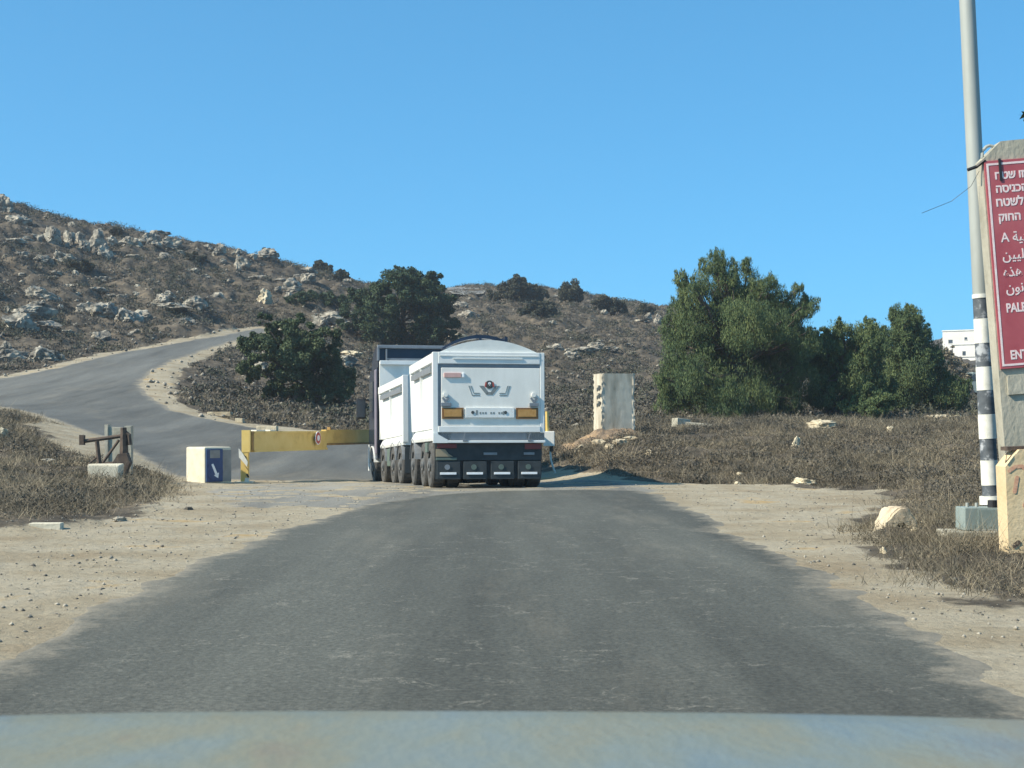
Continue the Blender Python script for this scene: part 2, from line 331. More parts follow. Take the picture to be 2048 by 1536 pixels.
g = npmesh('ground', np.stack([XX, YY, HH2], -1).reshape(-1, 3), grid_faces(len(zr), len(us)), groundmat(), smooth=True, nper=4)
at = g.data.attributes.new('dirt', 'FLOAT', 'POINT'); at.data.foreach_set('value', dirt.astype(np.float32).ravel())
tag(g, kind='structure')

def asphalt(name, base, dusty, cracks):
    m = bpy.data.materials.new(name); m.use_nodes = True; n = m.node_tree; P = n.nodes['Principled BSDF']; L = n.links.new
    g = n.nodes.new('ShaderNodeNewGeometry')
    def nz(s, d=8, r=.6, st=None):
        t = n.nodes.new('ShaderNodeTexNoise'); t.inputs['Scale'].default_value = s; t.inputs['Detail'].default_value = d; t.inputs['Roughness'].default_value = r
        mp = n.nodes.new('ShaderNodeMapping'); L(g.outputs['Position'], mp.inputs[0])
        if st: mp.inputs['Scale'].default_value = st
        L(mp.outputs[0], t.inputs['Vector']); return t
    def ramp(src, st, k=0):
        c = n.nodes.new('ShaderNodeValToRGB'); e = c.color_ramp.elements
        while len(e) < len(st): e.new(.5)
        for i, (p, q) in enumerate(st): e[i].position = p; e[i].color = (*(q if isinstance(q, tuple) else (q,) * 3), 1)
        L(src.outputs[k], c.inputs[0]); return c
    def mix(a, b, f, mode='MIX'):
        x = n.nodes.new('ShaderNodeMix'); x.data_type = 'RGBA'; x.blend_type = mode
        for s, i in ((a, 6), (b, 7), (f, 0)):
            if isinstance(s, (float, int)): x.inputs[i].default_value = s
            elif isinstance(s, tuple): x.inputs[i].default_value = (*s, 1)
            else: L(s.outputs[0] if s.bl_idname != 'ShaderNodeMix' else s.outputs[2], x.inputs[i])
        return x
    c = ramp(nz(.30, 8, .65, (1.8, .16, 1)), [(.32, tuple(q * .58 for q in base)), (.5, base), (.68, tuple(q * 1.38 for q in base))])
    c = mix(c, ramp(nz(28, 6, .8), [(.3, .5), (.5, 1.), (.72, 1.7)]), 1., 'MULTIPLY')
    c = mix(c, dusty, ramp(nz(.5, 10, .7, (1.6, .3, 1)), [(.52, 0.), (.85, .55)]))
    at = n.nodes.new('ShaderNodeAttribute'); at.attribute_name = 'edge'
    ad = n.nodes.new('ShaderNodeMath'); ad.operation = 'ADD'; L(at.outputs['Fac'], ad.inputs[0]); L(nz(4.5, 10, .8).outputs[0], ad.inputs[1])
    c = mix(c, dusty, ramp(ad, [(.72, 0.), (.98, .95)]))
    if cracks:
        vo = n.nodes.new('ShaderNodeTexVoronoi'); vo.feature = 'DISTANCE_TO_EDGE'; vo.inputs['Scale'].default_value = 2.1
        wn = nz(1.6, 8, .7); va = n.nodes.new('ShaderNodeVectorMath'); va.operation = 'MULTIPLY_ADD'; va.inputs[1].default_value = (.9, .9, .9)
        L(wn.outputs['Color'], va.inputs[0]); L(g.outputs['Position'], va.inputs[2]); L(va.outputs[0], vo.inputs['Vector'])
        cr = ramp(vo, [(.0, 1.), (.005, 1.), (.018, 0.)])
        ma = ramp(nz(.45, 5, .6), [(.42, 0.), (.54, 1.)]); br = ramp(nz(3.3, 5, .7), [(.48, 0.), (.56, .8)])
        k = mix(mix(cr, ma, 1., 'MULTIPLY'), br, 1., 'MULTIPLY')
        c = mix(c, (.27, .255, .21), k)
        ma2 = ramp(nz(.5, 5, .6, (.3, 1.8, 1)), [(.62, 0.), (.66, .7)]); c = mix(c, (.035, .037, .036), mix(ramp(nz(2, 8, .7, (.35, 3, 1)), [(.6, 0.), (.64, 1.)]), ma2, 1., 'MULTIPLY'))
    L(c.outputs[2], P.inputs['Base Color']); P.inputs['Roughness'].default_value = .85; P.inputs['Specular IOR Level'].default_value = .3
    bp = n.nodes.new('ShaderNodeBump'); bp.inputs['Distance'].default_value = .015; bp.inputs['Strength'].default_value = .7; L(nz(22, 8, .7).outputs[0], bp.inputs['Height']); L(bp.outputs[0], P.inputs['Normal'])
    return m
def road(name, poly, res_rows, res_cols, m, lift=.006, jag=.22):
    """dense sheet clipped to a ragged outline"""
    U2, Z2 = np.meshgrid(res_cols, res_rows)
    X = (U2 - CX) / F * np.where(Z2 > 8, Z2, 8 + (8 - Z2) * .3); Y = Z2
    s = sdist(X, Y, poly) + fbm(X * 1.3, Y * 1.3, 5) * jag * 2.4
    Zh = height(X, Y) + lift - .03 * np.clip(1 + s / .25, 0, 1)
    f = grid_faces(*X.shape); keep = (s.ravel()[f] < 0).all(1); f = f[keep]
    used = np.unique(f); mp = np.full(X.size, -1); mp[used] = np.arange(len(used))
    # edge of the sheet sinks a little into the ground
    V = np.stack([X.ravel(), Y.ravel(), Zh.ravel()], -1)[used]
    o = npmesh(name, V, mp[f], m, smooth=True, nper=4)
    a = o.data.attributes.new('edge', 'FLOAT', 'POINT'); a.data.foreach_set('value', np.clip(.5 + (s.ravel()[used] + .12) / 1.2, 0, .5).astype(np.float32))
    return tag(o, kind='structure')
road('main_road', ROAD1, np.append(axis([(-12, 4, 2), (4, 9, .1), (9, 20, .12), (20, 31, .1)]), 31), axis([(-9000, -600, 60), (-600, -30, 12), (-30, 2080, 4), (2080, 2800, 12), (2800, 9001, 60)]),
     asphalt('worn_asphalt', (.082, .084, .071), (.24, .215, .165), True))
road('hill_road', ROAD2, np.arange(34, 150, .13), axis([(-900, 0, 8), (0, 960, 3)]), asphalt('grey_dusty_asphalt', (.112, .113, .102), (.26, .23, .175), False), lift=.015)
FARP = ground_poly([(880, 582), (905, 577), (940, 575), (978, 577), (968, 592), (935, 596), (905, 592)])
road('far_road', FARP, np.arange(150, 245, .4), axis([(840, 1010, 1.5)]), asphalt('pale_far_asphalt', (.17, .165, .15), (.34, .31, .25), False), lift=.35, jag=.05)
JUNC = ground_poly([(400, 978), (480, 969), (760, 964), (1110, 961), (1290, 966), (1350, 985), (1300, 992), (1000, 990), (760, 1010), (600, 1040), (480, 1030), (430, 1000)])
road('dusty_junction', JUNC, np.arange(24, 40, .1), axis([(380, 1380, 4)]), asphalt('dust_covered_asphalt', (.20, .192, .165), (.30, .265, .20), False), lift=.003, jag=.6)
# compacted dust lying over the broken end of the asphalt where the truck stands is the ground sheet itself

# ------------------------------------------------------------------ rocks
def rockmesh(seed, flatness=.7):
    bm = bmesh.new(); bmesh.ops.create_icosphere(bm, subdivisions=4, radius=1); rd = random.Random(seed)
    planes = []
    for _ in range(11):
        d = Vector((rd.gauss(0, 1), rd.gauss(0, 1), rd.gauss(0, .8))).normalized(); planes.append((d, rd.uniform(.55, .9)))
    off = Vector((rd.random() * 50,) * 3)
    for v in bm.verts:
        p = v.co.copy()
        for d, k in planes:
            q = p.dot(d)
            if q > k: p -= d * (q - k) * .93
        p *= 1 + .34 * mnoise.fractal(p * 1.9 + off, .55, 2.1, 5) + .09 * mnoise.noise(p * 8 + off)
        v.co = p
    me = bpy.data.meshes.new('rock'); bm.to_mesh(me); bm.free()
    me.polygons.foreach_set('use_smooth', [True] * len(me.polygons)); me.set_sharp_from_angle(angle=R(38))
    return me
RM = [rockmesh(i) for i in range(12)]
def rock(u, v, wpx, hpx, label=None, cat='rock', name='rock', m='limestone', group=None, k=[0], yaw=None):
    p = hit(u, v + hpx * .42)
    s = p.y / F; k[0] += 1
    me = RM[k[0] % 12]
    if m != 'limestone':
        me = me.copy(); me.materials.clear(); me.materials.append(M[m])
    elif not me.materials: me.materials.append(M[m])
    o = bpy.data.objects.new(name, me); link(o)
    hz = hpx * s * .62
    o.location = (p.x, p.y + .3 * wpx * s, groundz(p.x, p.y + .3 * wpx * s) + hz * .45)
    o.scale = (wpx * s * .56, wpx * s * .5, hz); o.rotation_euler = (random.uniform(-.15, .15), random.uniform(-.15, .15), random.uniform(0, 6.28) if yaw is None else yaw)
    if yaw is None and wpx > 1.6 * hpx: o.rotation_euler = (0, 0, random.choice([0, math.pi]) + random.uniform(-.3, .3))
    return tag(o, label, cat, group)
for me in RM: me.materials.append(M['limestone'])
HILLROCK = [(5, 412, 34, 30), (30, 435, 52, 28), (103, 480, 34, 32), (137, 478, 26, 32), (158, 478, 22, 30), (192, 488, 40, 42), (207, 502, 34, 30), (122, 515, 50, 28), (165, 497, 24, 22), (85, 520, 32, 16), (28, 482, 42, 10), (52, 477, 24, 10), (260, 490, 40, 20), (298, 479, 28, 22), (342, 486, 42, 22), (360, 501, 16, 9), (260, 516, 44, 14), (328, 513, 36, 14), (438, 506, 28, 24), (482, 527, 34, 36), (475, 510, 18, 12), (530, 515, 40, 22), (615, 545, 34, 14), (575, 588, 18, 12), (150, 551, 16, 11), (205, 554, 26, 13), (41, 544, 18, 9), (109, 551, 26, 8), (147, 585, 36, 13), (188, 582, 52, 9), (171, 616, 54, 26), (205, 622, 60, 42), (253, 634, 54, 32), (275, 631, 40, 26), (321, 602, 40, 24), (342, 625, 60, 13), (383, 617, 46, 27), (44, 637, 46, 20), (14, 626, 14, 15), (89, 651, 56, 20), (130, 661, 34, 14), (270, 668, 22, 9), (410, 548, 30, 10), (380, 535, 26, 8), (455, 560, 30, 8), (520, 556, 40, 9), (560, 560, 30, 8), (300, 560, 24, 8), (12, 700, 20, 22), (70, 610, 26, 12), (180, 690, 22, 8), (240, 590, 20, 8)]
HILLROCK += [(u + random.uniform(-.8, .8) * w_, v + random.uniform(-.2, .5) * h_ + 2, w_ * random.uniform(.3, .6), h_ * random.uniform(.35, .6)) for u, v, w_, h_ in HILLROCK]
for q in HILLROCK: rock(*q, label='weathered grey limestone boulder among brown scrub on the left hillside', group='boulders on the left hillside')
for q in [(940, 627, 56, 22), (925, 615, 30, 14), (1112, 702, 36, 16), (1140, 708, 34, 10), (1173, 707, 56, 11), (1192, 703, 30, 16), (1222, 704, 34, 9), (1258, 692, 32, 10), (1265, 708, 22, 8), (1296, 637, 18, 14), (1316, 645, 18, 22), (1286, 648, 32, 7), (1105, 648, 18, 9), (1207, 631, 14, 9), (1150, 660, 12, 6)]:
    rock(*q, label='pale limestone outcrop in dark scrub on the middle hill', group='limestone outcrops on the middle hill')
nrk = 0
while nrk < 150:   # smaller boulders strewn over the slopes
    u = random.uniform(-350, 1330); Z = random.uniform(88, 205); x = (u - CX) / F * Z
    if u > 640 and random.random() < .55: continue
    xa, ya = np.array([x]), np.array([Z])
    if min(sdist(xa, ya, ROAD2)[0], sdist(xa, ya, INNER)[0]) < 1.8: continue
    sz = random.choice([.25, .3, .4, .5, .7, 1.0]) * random.uniform(.8, 1.3)
    o = bpy.data.objects.new('rock', RM[nrk % 12]); link(o); o.location = (x, Z, groundz(x, Z) + sz * .15)
    o.scale = (sz * random.uniform(.9, 1.5), sz * .9, sz * random.uniform(.4, .75)); o.rotation_euler = (0, 0, random.uniform(0, 6.28))
    if u < 640: tag(o, 'weathered grey limestone boulder among brown scrub on the left hillside', 'rock', 'boulders on the left hillside')
    else: tag(o, 'pale limestone outcrop in dark scrub on the middle hill', 'rock', 'limestone outcrops on the middle hill')
    nrk += 1
rock(526, 600, 32, 30, 'yellowish pointed boulder just left of the dark hedge above the road bend', m='limelight')
rock(906, 674, 56, 14, 'flat yellow rock seen just above the truck cab roof', m='limelight')
rock(702, 712, 40, 14, 'yellow rock beside the right edge of the round green bush', m='limelight')
rock(1645, 852, 54, 20, 'cream boulder with pitted face in front of the dark pines', m='limelight')
rock(1592, 893, 18, 26, 'small upright white stone in the brown field below the cream boulder', m='limelight', yaw=.4)
rock(1781, 861, 14, 14, 'little pale stone in the field left of the striped pole', m='limelight')
rock(1483, 946, 26, 13, 'rounded pale stone at the field edge behind the dirt verge', m='limelight')
rock(1405, 955, 16, 11, 'small grey-white stone nearest the truck on the verge edge')
rock(1612, 963, 38, 18, 'white elongated stone where the dirt verge meets dry grass', m='limelight')
rock(1476, 966, 14, 7, 'tiny flat pale stone on the verge below the rounded one', m='limelight')
rock(1880, 838, 60, 12, 'orange earth-stained rock at the foot of the pines near the pole', m='limelight')
rock(1918, 836, 24, 12, 'white stone beside the orange earth-stained rock', m='limelight')
rock(1385, 833, 26, 10, 'pale flat stone behind the broken grey slab', m='limestone')
rock(4, 865, 20, 20, 'bright stone at the very left edge on the scrub mound', m='limelight')
rock(95, 923, 26, 8, 'thin flat pale stone on the left scrub mound')
rock(12, 892, 16, 10, 'small grey stone below the bright stone on the mound')
rock(236, 1040, 26, 11, 'grey stone with shadow on the left dirt verge', yaw=0)
rock(376, 1017, 16, 10, 'small stone on the left verge in front of the cream block')
rock(1768, 1100, 16, 12, 'small white stone at the verge below the shell-shaped boulder', m='limelight')
rock(1829, 1069, 14, 8, 'tiny pale stone right under the shell-shaped boulder', m='limelight')
rock(1240, 884, 26, 18, 'broken pale stone at the foot of the upright slab', m='limelight')
# shell-shaped boulder by the verge
p = hit(1800, 1068); SB = [(-.02, -.05), (.10, .13), (.20, .26), (.30, .325), (.40, .33), (.47, .28), (.53, .15), (.56, -.05), (.43, -.05), (.42, .10), (.35, .17), (.26, .15), (.16, .06), (.09, -.05)]
mb = MB(); mb.prism(SB, 0, .38, 'xz'); bm = mb.bm
bmesh.ops.bevel(bm, geom=bm.edges[:], offset=.03, segments=3, affect='EDGES'); bmesh.ops.triangulate(bm, faces=bm.faces[:]); bmesh.ops.subdivide_edges(bm, edges=[e for e in bm.edges if e.calc_length() > .05], cuts=3)
for v in bm.verts: v.co += mnoise.noise_vector(v.co * 7) * .022 + mnoise.noise_vector(v.co * 22) * .007; v.co.x -= v.co.y * .25 * (v.co.z / .33)
o = mb.build('boulder', M['slabrock'], smooth=50); o.location = (p.x - .26, p.y - .05, p.z + .01); o.rotation_euler = (0, 0, .12); o.scale = (.9, .8, 1)
tag(o, 'shell-shaped peach boulder lit on its left at the verge before the striped pole', 'boulder')

# ------------------------------------------------------------------ trees and bushes
def blob_leaves(clumps, n, size, up=.2, sub=9, subr=.36, flat_=.8, seed=0, asp=.5):
    """leaf triangles gathered in sub-clumps over the shells of ellipsoid clumps (x,y,z,rx,ry,rz)"""
    rg = np.random.default_rng(seed); V = []
    vol = np.array([(c[3] * c[5]) for c in clumps]); vol = vol / vol.sum()
    for c, f in zip(clumps, vol):
        c0 = np.array(c[:3]); r = np.array(c[3:6]); cnt = max(30, int(n * f)); ns = max(5, int(sub * (1 + 2 * f * len(clumps) / 3)))
        d = rg.normal(size=(ns, 3)); d /= np.linalg.norm(d, axis=1)[:, None]; d *= rg.uniform(.55, 1.02, (ns, 1))
        sc = c0 + d * r; sr = r.mean() * subr * rg.uniform(.55, 1.35, ns)
        idx = rg.integers(0, ns, cnt); q = rg.normal(size=(cnt, 3)); q /= np.linalg.norm(q, axis=1)[:, None]
        pos = sc[idx] + q * (sr[idx] * rg.uniform(.25, 1.12, cnt) ** .7)[:, None] * np.array([1, 1, flat_])
        V.append(pos)
    pos = np.concatenate(V); k = len(pos)
    a = rg.normal(size=(k, 3)); a[:, 2] += up * 3; a /= np.linalg.norm(a, axis=1)[:, None]
    b = np.cross(a, rg.normal(size=(k, 3))); b /= np.linalg.norm(b, axis=1)[:, None]
    s = size * rg.uniform(.6, 1.4, (k, 1)); t = pos + a * s; l = pos - a * s * .35 + b * s * asp; r_ = pos - a * s * .35 - b * s * asp
    v = np.stack([t, l, r_], 1).reshape(-1, 3); return v, np.arange(3 * k).reshape(-1, 3)
def spikes(cl, seed, k=3):
    rd = random.Random(seed); out = list(cl)
    for c in cl:
        for _ in range(k):
            a = rd.uniform(0, 6.28); e = rd.uniform(.1, 1.35); f = rd.uniform(.16, .26)
            out.append((c[0] + c[3] * math.cos(a) * math.cos(e) * 1.02, c[1] + c[4] * math.sin(a) * math.cos(e) * 1.02, c[2] + c[5] * math.sin(e) * 1.08, c[3] * f, c[4] * f, c[5] * f * 2.2))
    return out
def tree(name, label, base, clumps, n, size, m, cat='tree', group=None, trunk=.16, seed=1, **kw):
    root = empty(name, base, label, cat, group=group)
    v, f = blob_leaves(clumps, n, size, seed=seed, **kw); npmesh('crown', v, f, M[m], root)
    mb = MB(); rd = random.Random(seed); top = max(c[2] for c in clumps); sx = np.mean([c[0] for c in clumps]); sy = np.mean([c[1] for c in clumps])
    pts = [Vector((0, 0, -.3)), Vector((sx * .2, sy * .2, top * .3)), Vector((sx * .6, sy * .6, top * .62)), Vector((sx * .9, sy, top * .92))]
    mb.tube(pts, [trunk * 1.2, trunk, trunk * .6, trunk * .2])
    for c in clumps:
        st = pts[1].lerp(pts[2], rd.random()) if c[2] > top * .35 else pts[1] * rd.uniform(.4, 1)
        e = Vector(c[:3]); mid = st.lerp(e, .5) + Vector((0, 0, -.1 * (e - st).length))
        mb.tube([st, mid, e], [trunk * .4, trunk * .28, trunk * .08], 6)
    mb.build('trunk', M['bark'], root, smooth=60); return root
def from_px(base, lst, seed=0, depth=.8, squash=.9, spk=0):
    """crown clumps given by where they stand (u,v,r) around a tree of known distance"""
    rd = random.Random(seed); out = []; Z = base.y
    for u, v, r in lst:
        rr = r * Z / F; q = pt(u, v, Z); dy = rd.uniform(-depth, depth) * rr
        out.append((q.x - base.x, dy, q.z - base.z, rr, rr, rr * squash))
    w_ = (max(c[0] for c in out) - min(c[0] for c in out)) / 2
    ex = [(c[0] * .8 + rd.uniform(-.3, .3), rd.choice((-1, 1)) * w_ * rd.uniform(.35, .8), c[2] * .9, c[3] * .9, c[4], c[5] * .9) for c in out[::2]]
    return spikes(out + ex, seed, spk) if spk else out + ex
b = hit(1480, 836); 
tree('pine_tree', 'tallest green pine with ragged pointed top, right of the middle hill', b, from_px(b, [(1432, 530, 26), (1425, 565, 40), (1362, 562, 18), (1385, 590, 32), (1480, 570, 42), (1530, 590, 36), (1592, 585, 15), (1585, 625, 38), (1622, 612, 18), (1395, 640, 48), (1470, 645, 60), (1550, 670, 55), (1605, 680, 35), (1368, 700, 46), (1345, 755, 36), (1400, 755, 55), (1475, 745, 60), (1555, 755, 55), (1610, 760, 35), (1335, 810, 26), (1350, 790, 34), (1330, 770, 20), (1345, 660, 26), (1360, 625, 28), (1420, 805, 45), (1500, 805, 48), (1575, 805, 42), (1440, 665, 48), (1505, 690, 46), (1460, 690, 40), (1525, 618, 44), (1495, 600, 40), (1560, 640, 42), (1515, 640, 44), (1475, 625, 42)], 3, spk=4), 330000, .095, 'pine', up=.9, seed=3, trunk=.22, sub=30, subr=.27, asp=.13, flat_=1.15)
b = hit(1700, 836); tree('pine_tree', 'broad middle pine with rounded low crown, right of the tallest pine', b, from_px(b, [(1640, 690, 26), (1690, 685, 42), (1745, 680, 38), (1660, 740, 40), (1720, 740, 50), (1690, 795, 42), (1640, 790, 30), (1745, 790, 40), (1630, 720, 36)], 5, spk=3), 120000, .085, 'pine', up=.8, flat_=1.1, seed=5, trunk=.16, sub=22, subr=.28, asp=.22)
b = hit(1840, 832); b.y += 3; b.z = float(height(b.x, b.y)); tree('pine_tree', 'pine with small knob top, rightmost tall pine left of the white houses', b, from_px(b, [(1798, 630, 24), (1825, 635, 22), (1815, 662, 36), (1775, 690, 40), (1840, 700, 46), (1868, 735, 28), (1800, 750, 55), (1855, 770, 46), (1780, 795, 42), (1840, 805, 48), (1895, 790, 40), (1915, 800, 16)], 7, spk=3), 150000, .085, 'pine', up=.8, flat_=1.1, seed=7, trunk=.18, sub=22, subr=.28, asp=.22)
b = hit(1752, 838); b.y -= 2.5; b.z = float(height(b.x, b.y)); tree('young_pine', 'small light green pine in front of the dark gap between the pines', b, from_px(b, [(1735, 785, 22), (1768, 795, 24), (1750, 812, 28), (1700, 815, 20)], 9), 20000, .07, 'pine', cat='tree', up=.5, seed=9, trunk=.06, asp=.33)
b = hit(1905, 800); tree('dry_shrub', 'pale dry flowering shrub below the white houses', b, from_px(b, [(1895, 705, 16), (1915, 735, 22), (1935, 755, 16), (1900, 765, 20), (1925, 780, 18)], 11), 6000, .11, 'straw', cat='shrub', seed=11, trunk=.06)
b = hit(800, 694); tree('oak_tree', 'dark round oak on the slope right behind the truck cab', b, from_px(b, [(800, 580, 48), (750, 590, 36), (845, 575, 44), (715, 600, 30), (870, 610, 44), (700, 640, 26), (760, 640, 46), (820, 640, 50), (885, 650, 34), (780, 675, 34), (850, 680, 36), (910, 672, 16), (865, 560, 22), (795, 545, 18)], 13, depth=.9), 120000, .12, 'oak', seed=13, trunk=.26, sub=12, subr=.3)
b = hit(590, 806); tree('carob_bush', 'big round green bush inside the bend of the hill road', b, from_px(b, [(560, 665, 38), (610, 660, 36), (510, 690, 34), (655, 690, 36), (580, 715, 50), (500, 735, 30), (640, 740, 46), (550, 765, 36), (610, 780, 34), (680, 760, 34), (690, 790, 20), (660, 790, 24), (525, 640, 16)], 15), 110000, .085, 'bushg', cat='bush', seed=15, trunk=.14, sub=11, subr=.3)
for i, (u, v, lst, lb) in enumerate([
    (1035, 606, [(1035, 572, 22), (1010, 580, 20), (1062, 585, 24), (990, 590, 14), (1085, 595, 18), (1040, 595, 24)], 'largest round bush on the skyline of the middle hill'),
    (1140, 612, [(1140, 584, 22), (1125, 590, 14), (1155, 590, 14)], 'dome-shaped bush on the skyline right of the largest one'),
    (1215, 632, [(1215, 608, 20), (1195, 612, 14), (1238, 615, 14)], 'low dark bush on the skyline near the tall pine'),
    (1290, 638, [(1285, 620, 12), (1300, 622, 10)], 'small bush on the skyline beside the tall pine'),
    (1085, 640, [(1070, 618, 20), (1095, 620, 20), (1050, 625, 16), (1110, 628, 14)], 'dark bush on the slope just below the skyline bushes'),
    (625, 610, [(600, 598, 14), (625, 596, 16), (655, 597, 15), (680, 600, 14), (575, 603, 10)], 'long dark hedge-like bush above the road bend'),
    (685, 566, [(685, 550, 12), (675, 556, 8)], 'pale thin bush on the skyline left of the round oak'),
    (640, 545, [(640, 532, 12), (655, 540, 12), (628, 542, 8)], 'brown bush on the left hill skyline above the dark hedge'),
    (234, 470, [(234, 462, 9), (226, 466, 6)], 'small dark bush alone on the left hill skyline'),
    (536, 512, [(534, 504, 9), (545, 510, 8)], 'small green bush on the skyline above the hill boulders'),
    (400, 530, [(385, 522, 16), (405, 525, 14), (372, 528, 12)], 'grey-green bush among boulders near the left hill crest'),
    (165, 545, [(150, 532, 14), (175, 534, 14)], 'grey-green bush below the big boulder pile')]):
    b = hit(u, v); tree('bush', lb, b, from_px(b, lst, 30 + i), 3500 + 2500 * len(lst), .16, 'ridge' if i != 5 else 'oak', cat='bush', seed=30 + i, trunk=.08)
# tree off to the right whose foliage just enters the frame
b = Vector((11.4, 24, 0)); b.z = float(height(11.4, 24)); tree('eucalyptus_tree', 'green tree at the right edge above the red sign, only a leaf tip showing', b, [(-.3, 0, 5.2, 1.6, 1.4, .9), (.8, .3, 6.4, 1.7, 1.5, 1.3), (.2, -.2, 7.9, 1.5, 1.4, 1.2), (1.2, 0, 4.2, 1.2, 1.2, .8), (-2.62, 0, 6.52, .34, .3, .24), (-1.7, 0, 6.3, .7, .5, .4)], 9000, .12, 'bushg', seed=61, trunk=.16)

# ------------------------------------------------------------------ dry grass and scrub nobody could count
def sample(n, u0, u1, z0, z1, power=1.0, mind=.35):
    u = rng.uniform(u0, u1, n * 3); t = rng.random(n * 3); z = (z0 ** (2 - power) + t * (z1 ** (2 - power) - z0 ** (2 - power))) ** (1 / (2 - power)) if power != 2 else z0 * (z1 / z0) ** t
    x = (u - CX) / F * z
    d = np.minimum(np.minimum(sdist(x, z, DIRT), sdist(x, z, ROAD1)), np.minimum(sdist(x, z, ROAD2) - .6, sdist(x, z, INNER)))
    k = d > mind + fbm(x * .9, z * .9, 3) * 1.6; x, z, d = x[k][:n], z[k][:n], d[k][:n]
    i = np.clip(np.searchsorted(zr, z), 1, len(zr) - 1); j = np.clip(np.searchsorted(us, x / z * F + CX), 1, len(us) - 1)
    return x, z, (HH2[i, j] + HH2[i - 1, j - 1] + HH2[i, j - 1] + HH2[i - 1, j]) / 4, d
def grass(name, n, u0, u1, z0, z1, h, blades, wd, m, spread=.16, power=1, patch=True, mind=.35):
    x, y, z, d = sample(n, u0, u1, z0, z1, power, mind)
    if patch: k = fbm(x * .5 + 9, y * .5, 3) > rng.uniform(-.22, .26, len(x)); x, y, z = x[k], y[k], z[k]
    n = len(x); hs = h * rng.uniform(.45, 1.25, n) * (1 + .9 * fbm(x * .35, y * .35 + 3, 3))
    X = np.repeat(np.stack([x, y, z - .03], -1), blades, 0); Hh = np.repeat(hs, blades)
    k = len(X); B = X + np.stack([rng.normal(0, spread, k), rng.normal(0, spread, k), np.zeros(k)], -1)
    lean = rng.normal(0, .75, (k, 2)) * Hh[:, None]; T = B + np.stack([lean[:, 0], lean[:, 1], Hh * rng.uniform(.5, 1.1, k)], -1)
    a = rng.uniform(0, math.pi, k); wv = np.stack([np.cos(a), np.sin(a) * .4, np.zeros(k)], -1) * wd * (np.clip(X[:, 1:2] / 30, .6, 3)) * .5
    v = np.stack([B - wv, B + wv, T], 1).reshape(-1, 3)
    o = npmesh(name, v, np.arange(3 * k).reshape(-1, 3), M[m])
    return tag(o, kind='stuff')
tag(grass('dry_grass', 16000, -250, 2400, 11, 78, .21, 16, .013, 'straw', power=1, mind=.05), 'dry straw-coloured grass over the fields both sides of the road', 'grass')
tag(grass('dead_stalks', 14000, -250, 2400, 13, 80, .22, 16, .014, 'stalk', power=1), 'dark brown dead thistle stalks over the fields', 'weeds')
def shrubs(name, n, u0, u1, z0, z1, r, leaves, size, m, power=.3, mind=.5, seed=1, cl=False):
    x, y, z, d = sample(n, u0, u1, z0, z1, power, mind); rg = np.random.default_rng(seed)
    if cl: k = fbm(x * .13 + 4, y * .13, 4) > rg.uniform(-.12, .22, len(x)); x, y, z = x[k], y[k], z[k]
    n = len(x); rr = r * rg.uniform(.45, 1.4, n)
    q = rg.normal(size=(n * leaves, 3)); q /= np.linalg.norm(q, axis=1)[:, None]; q[:, 2] = np.abs(q[:, 2]) * .75; q *= rg.uniform(.45, 1.05, (len(q), 1))
    pos = np.repeat(np.stack([x, y, z - .05], -1), leaves, 0) + q * np.repeat(rr, leaves)[:, None]
    k = len(pos); a = rg.normal(size=(k, 3)); a[:, 2] += .6; a /= np.linalg.norm(a, axis=1)[:, None]; b = np.cross(a, rg.normal(size=(k, 3))); b /= np.linalg.norm(b, axis=1)[:, None]
    s = size * rg.uniform(.6, 1.4, (k, 1)) * (np.clip(pos[:, 1:2] / 36, .4, 1)); v = np.stack([pos + a * s, pos - a * s * .4 + b * s * .4, pos - a * s * .4 - b * s * .4], 1).reshape(-1, 3)
    return tag(npmesh(name, v, np.arange(3 * k).reshape(-1, 3), M[m]), kind='stuff')
tag(grass('tall_straw', 9000, -250, 2400, 14, 72, .50, 7, .010, 'straw', power=1), 'thin tall straw stems rising over the fields', 'grass')
tag(shrubs('hillside_scrub', 26000, -500, 2300, 64, 235, .50, 44, .10, 'scrub', seed=3), 'brown thorny scrub covering the hillsides', 'scrub')
tag(shrubs('hillside_green_scrub', 9000, -500, 2300, 66, 235, .85, 70, .12, 'ridge', seed=4, cl=True), 'low grey-green bushes dotted over the hillsides', 'scrub')
tag(shrubs('field_scrub', 6500, -250, 2400, 11, 74, .26, 110, .030, 'stalk', power=1, seed=5, mind=.3), 'low brown thorn cushions in the roadside fields', 'scrub')
tag(shrubs('thorn_clumps', 1500, -250, 2400, 18, 74, .40, 340, .040, 'scrub', power=1, seed=8, mind=.8, cl=True), 'darker taller thorn clumps in patches over the fields', 'scrub')
